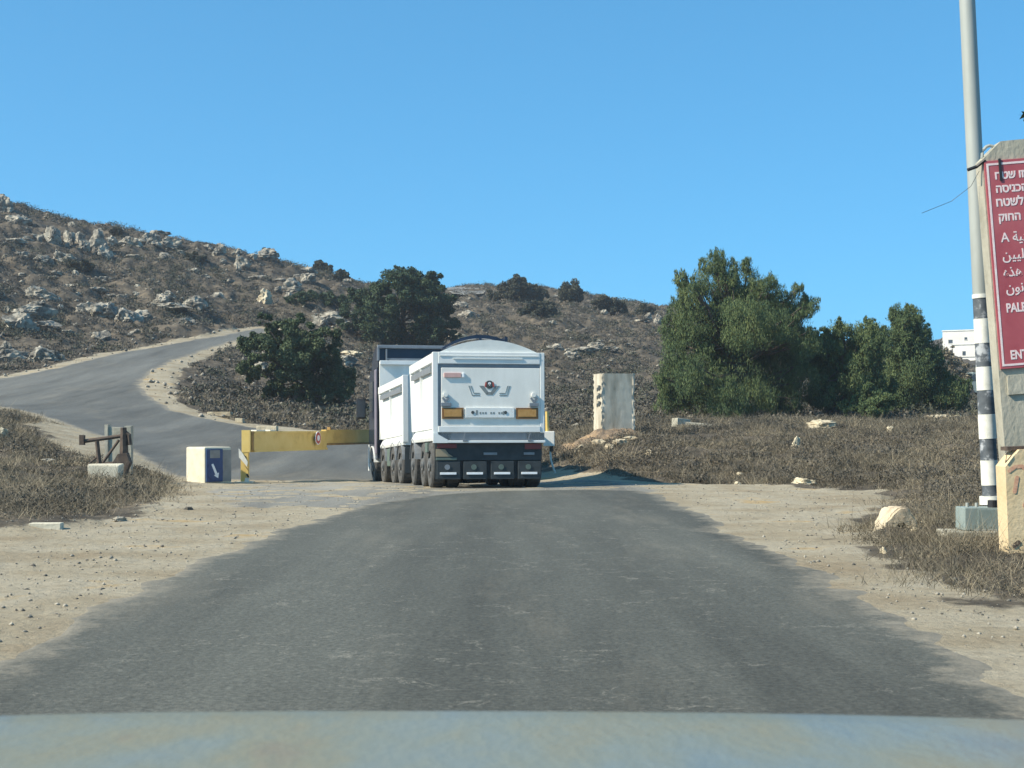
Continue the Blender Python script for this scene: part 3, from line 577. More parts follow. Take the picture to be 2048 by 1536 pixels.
# loose stones on the verges and between the scrub
def pebbles(name, n, u0, u1, z0, z1, smin, smax, m, onlydirt, seed):
    rg = np.random.default_rng(seed); u = rg.uniform(u0, u1, n * 4); z = rg.uniform(z0, z1, n * 4); x = (u - CX) / F * z
    dd = sdist(x, z, DIRT); rr = np.minimum(sdist(x, z, ROAD1), sdist(x, z, ROAD2))
    k = (rr > -.1) & ((dd < .3) if onlydirt else (dd > .2)); x, z = x[k][:n], z[k][:n]; n = len(x)
    i = np.clip(np.searchsorted(zr, z), 1, len(zr) - 1); j = np.clip(np.searchsorted(us, x / z * F + CX), 1, len(us) - 1); h = HH2[i, j]
    base = np.array([(1, 0, 0), (-1, 0, 0), (0, 1, 0), (0, -1, 0), (0, 0, .7), (0, 0, -.7)]); fa = np.array([(0, 2, 4), (2, 1, 4), (1, 3, 4), (3, 0, 4), (2, 0, 5), (1, 2, 5), (3, 1, 5), (0, 3, 5)])
    s = smin * (smax / smin) ** (rg.random(n) ** 2.2); v = base[None] * s[:, None, None] * rg.uniform(.6, 1.3, (n, 6, 3)) + np.stack([x, z, h + s * .2], -1)[:, None]
    f = fa[None] + (np.arange(n) * 6)[:, None, None]
    return tag(npmesh(name, v.reshape(-1, 3), f.reshape(-1, 3), M[m]), kind='stuff')
tag(pebbles('gravel', 7000, -250, 2400, 6, 62, .005, .026, 'limestone', True, 1), 'loose pale gravel on the dirt verges', 'gravel')
tag(pebbles('hillside_stones', 9000, -400, 1900, 66, 215, .05, .22, 'limestone', False, 2), 'small pale stones lying between the hillside scrub', 'stones')
# ------------------------------------------------------------------ tipper trailer and truck
def wheel(root, x, y, r=.52, wdt=.30, side=-1):
    mb = MB(); prof = [(r * .62, -wdt / 2), (r * .93, -wdt / 2), (r, -wdt * .36), (r, wdt * .36), (r * .93, wdt / 2), (r * .62, wdt / 2)]; seg = 32; rings = []
    for k in range(seg):
        a = 2 * math.pi * k / seg; rings.append([mb.bm.verts.new((q, p * math.cos(a), p * math.sin(a))) for p, q in prof])
    for k in range(seg):
        A_, B_ = rings[k], rings[(k + 1) % seg]
        for i in range(len(prof)): mb.bm.faces.new((A_[i], A_[(i + 1) % len(prof)], B_[(i + 1) % len(prof)], B_[i]))
    for k in range(24):
        a = 2 * math.pi * k / 24; mb.box(-wdt * .3, wdt * .3, -.02, .02, r - .004, r + .012, Matrix.Rotation(a, 4, 'X'))
    t = mb.build('wheel', M['tyre'], root, smooth=40); t.location = (x, y, r)
    mb = MB(); mb.cyl((side * wdt * .30, 0, 0), r * .60, .03, 'x').cyl((side * wdt * .42, 0, 0), r * .28, .09, 'x').cyl((side * wdt * .48, 0, 0), r * .14, .1, 'x')
    for k in range(10): mb.cyl((side * wdt * .34, r * .45 * math.cos(k * .628), r * .45 * math.sin(k * .628)), .018, .04, 'x', 6)
    mb.build('rim', M['rim'], t, smooth=40)
def side_body(root, L, z0, z1, hw=1.25):
    """open tipping body: sloping ends, framed side walls, rail along the top"""
    mb = MB()
    for s in (-1, 1):
        mb.prism([(.12, z0), (L - .55, z0), (L - .12, z1 - .2), (.12, z1 - .2)], s * (hw - .12), s * (hw - .07), 'yz')
    mb.prism([(L - .55, z0), (L - .5, z0), (L - .07, z1 - .2), (L - .12, z1 - .2)], -hw + .12, hw - .12, 'yz')
    mb.box(-hw + .12, hw - .12, .1, L - .5, z0, z0 + .05)
    o = mb.build('tipping_body', M['white'], root)
    mb = MB()
    for s in (-1, 1):
        a, b_ = sorted((s * (hw - .1), s * hw))
        mb.prism([(.08, z1 - .2), (L, z1 - .2), (L, z1), (.08, z1)], a, b_, 'yz')
        mb.prism([(L - .62, z0), (L - .44, z0), (L - .02, z1 - .21), (L - .2, z1 - .21)], a + (.012 if s < 0 else 0), b_ - (.012 if s > 0 else 0), 'yz')
        mb.box(a, b_, .5 * L, .5 * L + .07, z0 + .02, z1 - .21)
    mb.build('side_frame', M['white'], root)
    mb = MB()
    for s in (-1, 1):
        a, b_ = sorted((s * (hw - .065), s * (hw + .012))); mb.box(a, b_, .3, L - .5, z1 - .40, z1 - .28)
    mb.build('side_stripe', M['steel'], root)
    mb = MB()
    for s in (-1, 1):   # sloping side skirt catching the sun
        mb.prism([(s * (hw - .13), z0 + .05), (s * (hw + .0), z0 - .20), (s * (hw - .02), z0 - .27), (s * (hw - .4), z0 - .27), (s * (hw - .4), z0 + .05)], .02, L - .4, 'xz')
    mb.build('side_skirt', M['white'], root)
    return o
def mudguard(root, x, y, r=.6, w_=.34, m='steel'):
    mb = MB(); n = 12
    for k in range(n):
        a0, a1 = R(12 + 156 * k / n), R(12 + 156 * (k + 1) / n)
        mb.prism([(r * math.cos(a0), r * math.sin(a0)), (r * math.cos(a1), r * math.sin(a1)), ((r + .025) * math.cos(a1), (r + .025) * math.sin(a1)), ((r + .025) * math.cos(a0), (r + .025) * math.sin(a0))], x - w_ / 2, x + w_ / 2, 'yz', Matrix.Translation((0, y, .52)))
    mb.build('mudguard', M[m], root)

TH1 = 10.2
gz = lambda x, y: float(height(x, y))
tr = empty('tipper_trailer', (-.502, 31.95, gz(-.5, 31.95) - .0), 'white two-axle tipper trailer with domed tarp, its tailgate facing the camera', 'trailer', (R(-1.2), 0, R(TH1)))
L1 = 4.75
side_body(tr, L1, 1.32, 2.98)
# rear frame
mb = MB(); mb.box(-1.25, -1.13, -.02, .14, 1.05, 3.0, bev=.012).box(1.15, 1.25, -.02, .14, 1.22, 3.0, bev=.012).box(-1.13, 1.15, -.03, .12, 2.74, 3.0, bev=.015).box(-1.13, 1.15, -.035, .12, 1.235, 1.37, bev=.012)
mb.build('rear_frame', M['white'], tr)
mb = MB(); mb.box(-1.13, 1.15, .0, .05, 2.66, 2.74).box(-1.13, -1.06, .0, .05, 1.38, 2.66); mb.build('seal', M['steel'], tr)
mb = MB(); mb.box(-1.06, 1.148, -.012, .06, 1.372, 2.655, bev=.012); tg = mb.build('tailgate', M['white_dirty'], tr)
mb = MB(); mb.box(-.8, .75, -.05, -.031, 2.845, 2.87).box(-1.1, 1.1, -.045, -.031, 2.91, 2.925); mb.build('rail_trim', M['white_dirty'], tr)
mb = MB(); mb.box(-1.24, -1.02, -.05, 0.02, 2.56, 2.66, Matrix.Translation((0, .1, 0))); mb.build('hinge', M['steel'], tr)
def plate(x0, x1, z0, z1, m, name, parent=None, y0=-.045, y1=-.013): return MB().box(x0, x1, y0, y1, z0, z1, bev=.006).build(name, M[m], parent or tg)
for x0, x1 in ((-1.05, -.57), (.60, 1.10)):
    q = plate(x0, x1, 1.53, 1.775, 'brownrim', 'reflector_panel'); plate(x0 + .045, x1 - .045, 1.575, 1.74, 'orange', 'reflector', q, -.052, -.046)
q = plate(-.53, .56, 1.555, 1.775, 'white', 'number_plate', y0=-.055)
mb = MB()
for k in range(9):
    if k in (3, 6): continue
    mb.box(-.22 + k * .06, -.185 + k * .06, -.0585, -.056, 1.635, 1.68)
mb.box(-.3, -.26, -.0585, -.056, 1.62, 1.72).box(.3, .33, -.0585, -.056, 1.62, 1.70).build('faint_digits', M['greyink'], q)
for x in (-.37, .36): MB().cyl((x, -.06, 1.67), .036, .012, 'y', 12).build('marker_lamp', M['ink'], q)
plate(-1.0, -.62, 2.44, 2.54, 'pink', 'label'); plate(-.6, -.55, 2.44, 2.54, 'retro', 'label')
# V-shaped emblem with wings and a ring holding a pale B
mb = MB(); F_ = lambda P: mb.prism([(a, c + .02) for a, c in P], -.018, -.0125, 'xz')
F_([(-.22, 2.24), (-.12, 2.24), (-.02, 2.105), (-.04, 2.04), (-.06, 2.04)]); F_([(.24, 2.24), (.14, 2.24), (.04, 2.105), (.06, 2.04), (.08, 2.04)]); F_([(-.058, 2.04), (-.035, 2.105), (.055, 2.105), (.078, 2.04)])
mb.build('emblem', M['greyink'], tg)
mb = MB()
for s in (-1, 1):
    for d in (0, .045):
        mb.prism([(.01 + s * (.47 - d), 2.26), (.01 + s * (.445 - d), 2.26), (.01 + s * (.39 - d * .8), 2.06 + d), (.01 + s * (.39 - d * .8), 2.04 + d)], -.018, -.0125, 'xz')
        mb.prism([(.01 + s * (.389 - d * .8), 2.04 + d), (.01 + s * .22, 2.04 + d), (.01 + s * .22, 2.06 + d), (.01 + s * (.389 - d * .8), 2.06 + d)], -.018, -.0125, 'xz')
mb.build('emblem_wings', M['greyink'], tg)
mb = MB(); mb.cyl((.01, -.018, 2.285), .092, .010, 'y', 24); rg_ = mb.build('emblem_ring', M['ink'], tg)
mb = MB(); mb.prism([(-.10, 2.24), (-.07, 2.225), (-.05, 2.33), (-.08, 2.345)], -.0265, -.0235, 'xz').prism([(.12, 2.24), (.09, 2.225), (.07, 2.33), (.10, 2.345)], -.0265, -.0235, 'xz').build('emblem_mark', M['red'], rg_)
def textobj(s, size, m, name, parent, loc, rot=(R(90), 0, 0), ext=.002, bold=.0, sx=1, align='LEFT'):
    c = bpy.data.curves.new(name, 'FONT'); c.body = s; c.size = size; c.extrude = ext; c.offset = bold; c.align_x = align; c.align_y = 'CENTER'
    t = bpy.data.objects.new(name, c); link(t); bpy.context.view_layer.update()
    me = bpy.data.meshes.new_from_object(t.evaluated_get(bpy.context.evaluated_depsgraph_get())); bpy.data.objects.remove(t)
    me.materials.clear(); me.materials.append(M[m]); o = bpy.data.objects.new(name, me); link(o, parent); o.location = loc; o.rotation_euler = rot; o.scale = (sx, 1, 1); return o
textobj('8', .13, 'retro', 'emblem_letter', rg_, (.01, -.027, 2.285), bold=.006, align='CENTER')
for x, s in ((-.97, 1), (1.0, -1)):
    mb = MB(); mb.box(x - .10, x + .12 if s > 0 else x + .10, -.07, -.013, 1.80, 1.885, bev=.01).prism([(x - .08, 1.99), (x - .05, 2.01), (x + .0, 1.94), (x + .06, 2.01), (x + .09, 1.99), (x + .025, 1.89), (x - .02, 1.89)], -.06, -.013, 'xz')
    mb.build('latch', M['steel'], tg); MB().cyl((x, -.04, 2.06), .05, .05, 'y', 16).build('latch_cap', M['white_dirty'], tg)
# chute and sill below the gate
mb = MB(); mb.prism([(-1.2, 1.235), (1.25, 1.235), (1.25, 1.06), (-.98, 1.06)], .02, .5, 'xz'); mb.build('chute', M['steel'], tr)
mb = MB(); mb.prism([(-1.25, 1.22), (-1.2, 1.22), (-.93, 1.07), (-.93, 1.0), (-1.25, 1.0)], -.10, 0.0, 'xz').box(-.93, 1.25, -.10, .02, 1.0, 1.055, bev=.01).build('rear_sill', M['white'], tr)
for x in (-.55, .9): MB().prism([(x, 1.22), (x + .02, 1.22), (x - .02, 1.10), (x + .08, 1.03), (x - .05, 1.03), (x - .05, 1.08)], -.12, -.101, 'xz').build('hook', M['steel'], tr)
# domed tarp and its dark hoop
def arch(hw, zb, rise, n=20): return [(hw * math.cos(math.pi * k / n), zb + rise * math.sin(math.pi * k / n) ** .85) for k in range(n + 1)]
def arc2(hw, zb, rise, n=20):
    return [(hw * (1 - 2 * k / n), zb + rise * (1 - (1 - 2 * k / n) ** 2)) for k in range(n + 1)]
mb = MB(); mb.prism(arc2(1.12, 2.985, .29), .03, L1 - .05, 'xz').build('tarp', M['tarp'], tr, smooth=25)
mb = MB(); A1 = arc2(.98, 3.12, .36); A2 = arc2(.98, 3.07, .33)
for i in range(3, 19): mb.prism([A1[i], A1[i + 1], A2[i + 1], A2[i]], 1.1, 1.3, 'xz')
for x in (-.05, .3, .55): mb.box(x, x + .06, 1.05, 1.5, 3.28, 3.44)
mb.build('tarp_hoop', M['cabblue'], tr)
# underside
mb = MB(); mb.box(-.55, -.42, .25, L1 + .1, .82, 1.04).box(.42, .55, .25, L1 + .1, .82, 1.04)
for y in (.5, 1.8, 3.9): mb.box(-1.0, 1.0, y, y + .12, .45, .6)
mb.box(-.9, .9, 3.4, 4.6, .62, .8); mb.build('chassis', M['chassis'], tr)
for yy in (.72, 2.03, 4.1):
    for s in (-1, 1): wheel(tr, s * 1.08, yy, side=s); wheel(tr, s * .74, yy, wdt=.28, side=s)
    if yy > 3: 
        for s in (-1, 1): mudguard(tr, s * 1.08, yy)
mb = MB(); mb.box(-1.2, 1.19, .02, .06, .62, .995); mb.build('rear_bar', M['flap'], tr)
mb = MB(); mb.box(-1.19, 1.18, .08, .10, .22, .62); mb.build('mud_flap', M['flap'], tr)
mb = MB()
for x in (-1.16, -.57, .04, .65): mb.box(x, x + .52, .0, .05, .20, .60, bev=.012)
mb.build('flap_panels', M['flap'], tr)
for x in (-1.09, -.50, .11, .72): MB().box(x, x + .36, -.02, -.001, .305, .355, bev=.005).build('retro_strip', M['retro'], tr); MB().cyl((x + .16, -.008, .47), .06, .014, 'y', 18).build('flap_badge', M['steel'] if x < -1 else M['greenm'], tr)
for x in (-.12, .78): MB().box(x, x + .30 if x < 0 else x + .24, -.0, .018, .735, .79, bev=.005).build('bar_plate', M['steel'], tr)
MB().box(-1.18, -.72, -.012, .018, .55 + .07, .68, bev=.01).build('lamp_bracket', M['greenm'], tr)
MB().prism([(-1.18, .70), (-.80, .70), (-.90, .76), (-.98, .86), (-1.18, .87)], -.016, .018, 'xz').build('guard_plate', M['tan'], tr)
MB().box(-1.15, -.72, -.008, .018, .885, .985, bev=.01).build('tail_lamp', M['tail'], tr); MB().box(.8, 1.17, -.008, .018, .86, .985, bev=.01).build('tail_lamp', M['tail'], tr)
MB().box(-1.27, -.95, .9, 1.25, .80, 1.02, bev=.015).build('tool_box', M['greenm'], tr)
MB().tube([(0, L1 - .2, .75), (0, L1 + 1.0, .72)], .06).build('drawbar', M['chassis'], tr)
mb = MB(); mb.tube([(-1.0, L1 + .05, 1.9), (-.95, L1 + .1, 1.4), (-.8, L1 + .12, 1.1)], .05).cyl((-1.02, L1 + .05, 1.45), .11, .3, 'z', 12).box(-1.08, -.9, L1 - .05, L1 + .15, 1.9, 1.98); mb.build('hydraulic_ram', M['chassis'], tr)

TH2 = 12.6
tk = empty('tipper_truck', (-1.62, 38.1, gz(-1.6, 38.1)), 'white bodied tipper truck with dark blue cab, ahead of the domed trailer', 'truck', (R(-2.0), 0, R(TH2)))
L2 = 5.0
side_body(tk, L2, 1.30, 2.84)
mb = MB(); mb.box(-1.25, -1.1, -.02, .12, 1.1, 2.86, bev=.012).box(1.1, 1.25, -.02, .12, 1.1, 2.86, bev=.012).box(-1.1, 1.1, 0, .1, 1.2, 2.84); mb.build('rear_frame', M['white'], tk)
mb = MB(); mb.box(-1.2, 1.2, L2 + .02, L2 + .1, 1.3, 3.62); mb.build('headboard', M['white_dirty'], tk)
mb = MB(); mb.box(-1.2, 1.2, L2 - .1, L2 + .018, 3.52, 3.64, bev=.01); mb.build('headboard_lip', M['white'], tk)
mb = MB(); mb.prism(arc2(1.1, 2.845, .12), .05, L2 - .12, 'xz').build('tarp', M['steel'], tk, smooth=25)
yc = L2 + .25
mb = MB(); mb.prism([(yc, .75), (yc + 2.0, .75), (yc + 2.0, 2.1), (yc + 1.8, 3.3), (yc + 1.6, 3.45), (yc, 3.45)], -1.25, 1.25, 'yz'); cabo = mb.build('cab', M['cabblue'], tk, smooth=30)
mb = MB(); mb.prism([(yc, 3.47), (yc + 1.55, 3.47), (yc + 1.2, 3.9), (yc + .7, 4.06), (yc, 4.10)], -1.22, 1.22, 'yz').build('roof_spoiler', M['cabblue'], tk, smooth=30)
mb = MB(); mb.box(-1.25, 1.25, yc - .12, yc - .005, 4.02, 4.12, bev=.02).box(-1.25, -1.19, yc - .12, yc - .005, 3.66, 4.02).box(-1.0, -.96, yc - .12, yc - .005, 3.66, 4.0).build('spoiler_rail', M['steel'], tk)
mb = MB(); mb.box(-1.0, 1.0, yc - .10, yc - .01, 3.68, 3.73).box(-.9, 1.0, yc - .13, yc - .06, 3.66, 3.70); mb.build('rear_trim', M['steel'], tk)
MB().box(-1.29, -1.252, yc - .04, yc + .35, .9, 3.4, bev=.008).build('side_panel', M['lavender'], tk)
for s in (-1, 1): MB().box(min(s * 1.27, s * 1.252), max(s * 1.27, s * 1.252), yc + .9, yc + 1.75, 2.2, 3.1, bev=.004).build('side_window', M['window'], tk)
mm = MB(); mm.box(-1.66, -1.38, yc + 1.75, yc + 1.87, 2.0, 2.62, bev=.04); q = mm.build('mirror', M['black'], tk)
MB().tube([(-1.25, yc + 1.8, 2.55), (-1.5, yc + 1.81, 2.66), (-1.52, yc + 1.81, 2.5)], .02).build('mirror_arm', M['black'], q)
MB().box(-1.635, -1.405, yc + 1.738, yc + 1.749, 2.05, 2.57).build('mirror_glass', M['window'], q)
mb = MB(); mb.box(-.5, -.38, .2, yc + 1.9, .8, 1.05).box(.38, .5, .2, yc + 1.9, .8, 1.05)
for y in (.55, 1.9, 4.0, 6.3): mb.box(-.95, .95, y, y + .12, .45, .6)
mb.build('chassis', M['chassis'], tk)
for yy in (.7, 2.05):
    for s in (-1, 1): wheel(tk, s * 1.08, yy, side=s); wheel(tk, s * .74, yy, wdt=.28, side=s)
for yy in (4.05, 6.35):
    for s in (-1, 1): wheel(tk, s * 1.09, yy, side=s)
for yy in (.7, 2.05, 4.05):
    for s in (-1, 1): mudguard(tk, s * 1.08, yy)
mudguard(tk, -1.12, 6.35, m='white'); 
mb = MB(); mb.box(-1.22, -.9, 2.75, 3.35, .5, 1.0, bev=.03).build('fuel_tank', M['greenm'], tk)
MB().box(-1.2, 1.2, -.0, .03, .30, .95).build('mud_flap', M['flap'], tk)
MB().box(-1.3, -1.262, 6.9, 7.1, .4, 1.2, bev=.01).build('bumper_end', M['white'], tk)

# ------------------------------------------------------------------ yellow road gate
A0 = pt(500, 862, 38.0); B0 = pt(768, 860, 47.4); gb = gz(A0.x, A0.y)
gt = empty('road_gate', (pt(491, 0, 38).x, 38.0, gz(pt(491, 0, 38).x, 38)), 'yellow steel barrier gate swung open beyond the truck, with round red sign', 'gate')
dx, dy = B0.x - gt.location.x, B0.y - 38.0; LB = math.hypot(dx, dy); ya = math.atan2(dy, dx)
bmn = bpy.data.objects.new('gate_beam', None)
zt = 1.27 - (gt.location.z - 0)  # beam top above gate base
T = Matrix.Translation((0, 0, 0)) @ Matrix.Rotation(ya, 4, 'Z')
zt = CAMH - gt.location.z - .06; 
mb = MB(); mb.box(.26, 5.0, -.10, .10, zt - .50, zt - .03, T).box(.26, 4.9, -.13, .13, zt - .055, zt - .0, T).box(.26, 5.0, -.13, .13, zt - .55, zt - .495, T); mb.build('main_beam', M['yellow'], gt)
mb = MB(); mb.box(5.0, LB, -.08, .08, zt - .36, zt + .04, T).build('telescopic_beam', M['yellow'], gt)
mb = MB(); mb.box(5.0, LB, -.1, .1, zt - .42, zt - .362, T).box(.14, .255, -.12, .12, zt - .5, zt + .0, T).box(5.35, 5.42, -.05, .05, zt + .04, zt + .12, T); mb.build('hinge_plates', M['yellowdark'], gt)
mb = MB(); mb.box(.45, 1.0, -.09, .09, zt + .0, zt + .035, T, bev=.01).box(1.3, 1.6, -.08, .08, zt + .0, zt + .04, T, bev=.01); mb.build('beam_bird_lime', M['bandw'], gt)
sgn = MB().cyl((4.15, -.20, zt - .20), .19, .012, 'y', 28, M=T).build('round_sign', M['retro'], gt)
mb = MB(); mb.cyl((4.15, -.208, zt - .20), .165, .008, 'y', 28, M=T).build('red_ring', M['red'], sgn)
mb = MB(); mb.cyl((4.15, -.215, zt - .20), .085, .008, 'y', 20, M=T).build('white_centre', M['retro'], sgn)
mb = MB(); mb.box(4.1, 4.2, -.19, -.10, zt - .24, zt - .16, T).build('sign_bracket', M['steel'], sgn)
mb = MB(); mb.box(-.085, .13, -.10, .10, zt - .55, zt + .03).box(-.11, .085, -.09, .09, -.2, zt - .552); mb.build('post', M['yellow'], gt)
mb = MB()
for a, b_ in (((-.14, .5), (.02, .78)), ((-.02, .3), (.07, .46)), ((.03, .14), (.08, .22))):
    mb.prism([(a[0], b_[1]), (b_[0], b_[1] - .08), (b_[0] + .04, a[1]), (a[0] + .05, a[1] + .1)], -.105, -.093, 'xz')
mb.build('torn_black_tape', M['black'], gt)
mb = MB(); mb.prism([(-.16, .9), (-.06, .78), (.08, .55), (.06, .42), (-.02, .52), (-.15, .66)], -.112, -.106, 'xz').prism([(-.02, .0), (.1, .0), (.12, .12), (.02, .14)], -.11, -.1, 'xz').build('white_rag', M['bandw'], gt)
mb = MB(); mb.box(-.25, .22, -.2, .2, -.1, .035, bev=.02).build('footing', M['cream'], gt)
# receiving post on the right of the truck
p = Vector((pt(1099, 0, 41).x, 41, 0)); p.z = gz(p.x, p.y)
gp = empty('gate_receiver', p, 'grey-white box on a bent steel stem just right of the trailer', 'gate post')
MB().box(-.17, .14, -.1, .1, .80, 1.22, bev=.02).build('box', M['white_dirty'], gp)
MB().box(.0, .10, -.05, .0, .65, .798).build('lower_bracket', M['rust'], gp)
MB().tube([(.02, .0, .66), (.04, 0, .4), (.12, 0, .15), (.2, 0, -.05)], .028).build('stem', M['bandw'], gp)
MB().tube([(-.06, .06, 1.2), (-.07, .06, 1.78)], .05).build('yellow_tube', M['yellow'], gp)

# ------------------------------------------------------------------ cream block with blue arrow sign leaning on it
p = hit(412, 967); p.y = 36.8; p.x = (412 - CX) / F * 36.8; p.z = gz(p.x, p.y)
cb = empty('concrete_block', (p.x, p.y + .3, p.z), 'cream painted concrete cube left of the yellow gate post', 'block', (0, 0, R(46)))
MB().box(-.40, .42, -.42, .42, -.06, .90, bev=.05).build('block', M['cream'], cb)
MB().box(.13, .395, -.432, -.421, .03, .82).build('front_panel', M['panelgrey'], cb)  # thin grey sheet over the right part of the cube's front
bs = empty('arrow_sign', (p.x, p.y + .3, p.z), 'blue sign with white arrow propped against the cream cube', 'sign', (0, 0, R(46)))
MB().box(-.37, .12, -.462, -.434, .02, .85, bev=.008).build('board', M['blue'], bs)
o = MB().cyl((-.12, -.468, .29), .235, .01, 'y', 32).build('disc', M['blue'], bs)
MB().box(-.27, .03, -.467, -.4635, .62, .82).build('upper_panel', M['panelgrey'], bs)
mb = MB(); Rm = Matrix.Translation((-.12, 0, .29)) @ Matrix.Rotation(R(-26), 4, 'Y')
mb.prism([(-.03, .2), (.03, .2), (.035, -.08), (.085, -.08), (0, -.2), (-.085, -.08), (-.035, -.08)], -.478, -.4735, 'xz', Rm).build('arrow', M['retro'], bs)

# ------------------------------------------------------------------ rusty barrier frame on the left mound
p = hit(215, 950); Zf = 33.0; p = Vector((pt(205, 0, Zf).x, Zf, 0)); p.z = gz(p.x, p.y)
sc = Zf / F
fr = empty('rusty_barrier_frame', p, 'rusty steel frame with diagonal brace standing over a concrete lump on the left mound', 'barrier')
def fp(u, v): q = pt(u, v, Zf); return (q.x - p.x, 0, q.z - p.z)
mb = MB(); mb.tube([fp(164, 883), fp(250, 871)], .045).build('top_rail', M['rust'], fr)
MB().box(fp(160, 0)[0], fp(169, 0)[0], -.07, .07, fp(0, 890)[2], fp(0, 870)[2]).build('rail_end', M['rust'], fr)
MB().tube([fp(194, 882), fp(199, 927)], .05).build('inner_post', M['rust'], fr)
MB().tube([fp(206, 925), fp(238, 880)], .032).build('brace', M['rust'], fr)
MB().tube([fp(192, 930), fp(240, 925)], .04).build('bottom_rail', M['rust'], fr)
MB().tube([fp(175, 930), fp(194, 914)], .02).build('loose_bar', M['rust'], fr)
mb = MB(); mb.tube([fp(247, 855), fp(248, 900), fp(246, 960)], [.07, .10, .09]).tube([fp(247, 862), fp(258, 870), fp(260, 890)], .05); mb.build('main_post', M['rust'], fr)
mb = MB(); mb.prism([(fp(228, 0)[0], fp(0, 925)[2]), (fp(238, 0)[0], fp(0, 908)[2]), (fp(255, 0)[0], fp(0, 905)[2]), (fp(262, 0)[0], fp(0, 925)[2]), (fp(250, 0)[0], fp(0, 955)[2]), (fp(238, 0)[0], fp(0, 955)[2])], -.12, .12, 'xz').build('gusset', M['rust'], fr)
cs = empty('concrete_post', (pt(237, 0, 34.3).x, 34.3, gz(pt(237, 0, 34.3).x, 34.3)), 'weathered pale concrete post behind the rusty frame', 'post')
q = cs.location; mb = MB(); h_ = pt(237, 850, 34.3).z - q.z
mb.box(-.30, -.22, -.1, .1, -.2, h_).box(-.22, .2, -.06, .06, -.2, h_ - .06).box(.17, .32, -.1, .1, -.2, h_ - .02); mb.build('shaft', M['slab'], cs, jit=.03)
q = Vector((pt(212, 0, 32.3).x, 32.3, 0)); q.z = pt(212, 945, 32.3).z - .12
o = MB().box(-.34, .34, -.2, .22, -.3, .30, bev=.04).build('concrete_footing', M['cream'], jit=.05); o.location = q; tag(o, 'pitted cream concrete lump beneath the rusty frame', 'block')
q = hit(93, 1059); o = MB().box(-.2, .2, -.08, .08, -.03, .085, bev=.012).build('kerb_stone', M['cream'], jit=.012); o.location = q; o.rotation_euler = (0, 0, .05); tag(o, 'loose pale kerbstone on the left dirt verge', 'kerbstone')
for u, v, w_, lb in ((440, 832, 1.15, 'long pale kerb slab at the inside edge of the road bend'), (480, 845, .35, 'short pale kerb piece right of the long slab at the bend'), (535, 861, .9, 'pale kerb slab just above the left end of the yellow gate')):
    q = hit(u, v); o = MB().box(-w_ / 2, w_ / 2, -.15, .15, -.05, .16, bev=.02).build('kerb_stone', M['limelight'], jit=.02); o.location = (q.x, q.y, q.z + .03); o.rotation_euler = (0, 0, -.15); tag(o, lb, 'kerbstone')
q = hit(1362, 856); o = MB().box(-.32, .3, -.2, .2, -.1, .36, bev=.03).build('concrete_slab', M['slab'], jit=.05); o.location = q; o.rotation_euler = (0, .08, .5); tag(o, 'grey broken concrete block half sunk left in the field before the tall pine', 'slab')
q = hit(1398, 858); o = MB().box(-.48, .48, -.25, .25, -.1, .22, bev=.03).build('concrete_slab', M['slab'], jit=.05); o.location = q; o.rotation_euler = (0, .1, -.2); tag(o, 'low pale tilted concrete slab beside the grey broken block', 'slab')

# ------------------------------------------------------------------ upright slab on an earth mound
Zs = 50.0; q = pt(1228, 868, Zs); q.z = float(height(q.x, q.y))
ms = empty('concrete_pillar', (q.x, q.y, q.z), 'tall upright concrete slab with black painted marks on its lit left edge', 'concrete slab', (0, 0, R(13)))
zb = q.z; zt_ = pt(0, 748, Zs).z - zb
bm = bmesh.new(); bmesh.ops.create_cube(bm, size=1); bmesh.ops.subdivide_edges(bm, edges=bm.edges[:], cuts=24, use_grid_fill=True)
for v in bm.verts:
    x, y, z = v.co; v.co = (x * 1.18, y * .95, (z + .5) * (zt_ + .3) - .3)
    n_ = mnoise.noise_vector(v.co * 4.5); e_ = max(abs(x) * 2, abs(y) * 2); v.co += n_ * .004
    if abs(x) > .45 and abs(y) > .45: v.co += mnoise.noise_vector(v.co * 9) * .05
me = bpy.data.meshes.new('pillar_body'); bm.to_mesh(me); bm.free(); me.materials.append(mat('streaked_concrete', [(.25, (.18, .15, .10)), (.40, (.40, .355, .27)), (.6, (.60, .55, .44)), (.8, (.66, .60, .48))], scale=2.2, rough=.95, bump=.6, bscale=12, detail=12, stretch=(1, 1, .3), bdist=.006))
link(bpy.data.objects.new('slab', me), ms)
mb = MB()
for z, s in ((1.60, 1), (1.33, .9), (1.06, .95)):   # blurred characters down the left edge
    mb.box(-.618, -.61, -.32, -.08, z - .06, z + .05).box(-.618, -.61, -.42, -.34, z - .02 * s, z + .09).box(-.618, -.61, -.06, .02, z - .09, z + .02 * s).box(-.618, -.61, -.34, -.1, z + .07, z + .10)
mb.build('painted_marks', M['ink'], ms)
# earth heaped round its foot
bm = bmesh.new(); n_ = 40; bmesh.ops.create_grid(bm, x_segments=n_, y_segments=n_, size=1)
for v in bm.verts:
    r_ = math.hypot(v.co.x, v.co.y); h_ = max(0, 1 - r_) ** .8
    X_, Y_ = q.x - .5 + v.co.x * 1.9, q.y - .55 + v.co.y * 1.6
    v.co = (X_, Y_, groundz(X_, Y_) - .12 + h_ * .45 + mnoise.fractal(Vector((X_ * 2, Y_ * 2, 0)), .6, 2, 4) * .12 * (h_ > 0))
me = bpy.data.meshes.new('earth_mound'); bm.to_mesh(me); bm.free(); me.polygons.foreach_set('use_smooth', [True] * len(me.polygons))
me.materials.append(mat('orange_earth', [(.3, (.10, .08, .06)), (.5, (.20, .145, .095)), (.68, (.40, .27, .15))], scale=2, rough=.95, bump=.8, bscale=9, bdist=.08)); o = bpy.data.objects.new('earth_mound', me); link(o); tag(o, kind='structure')
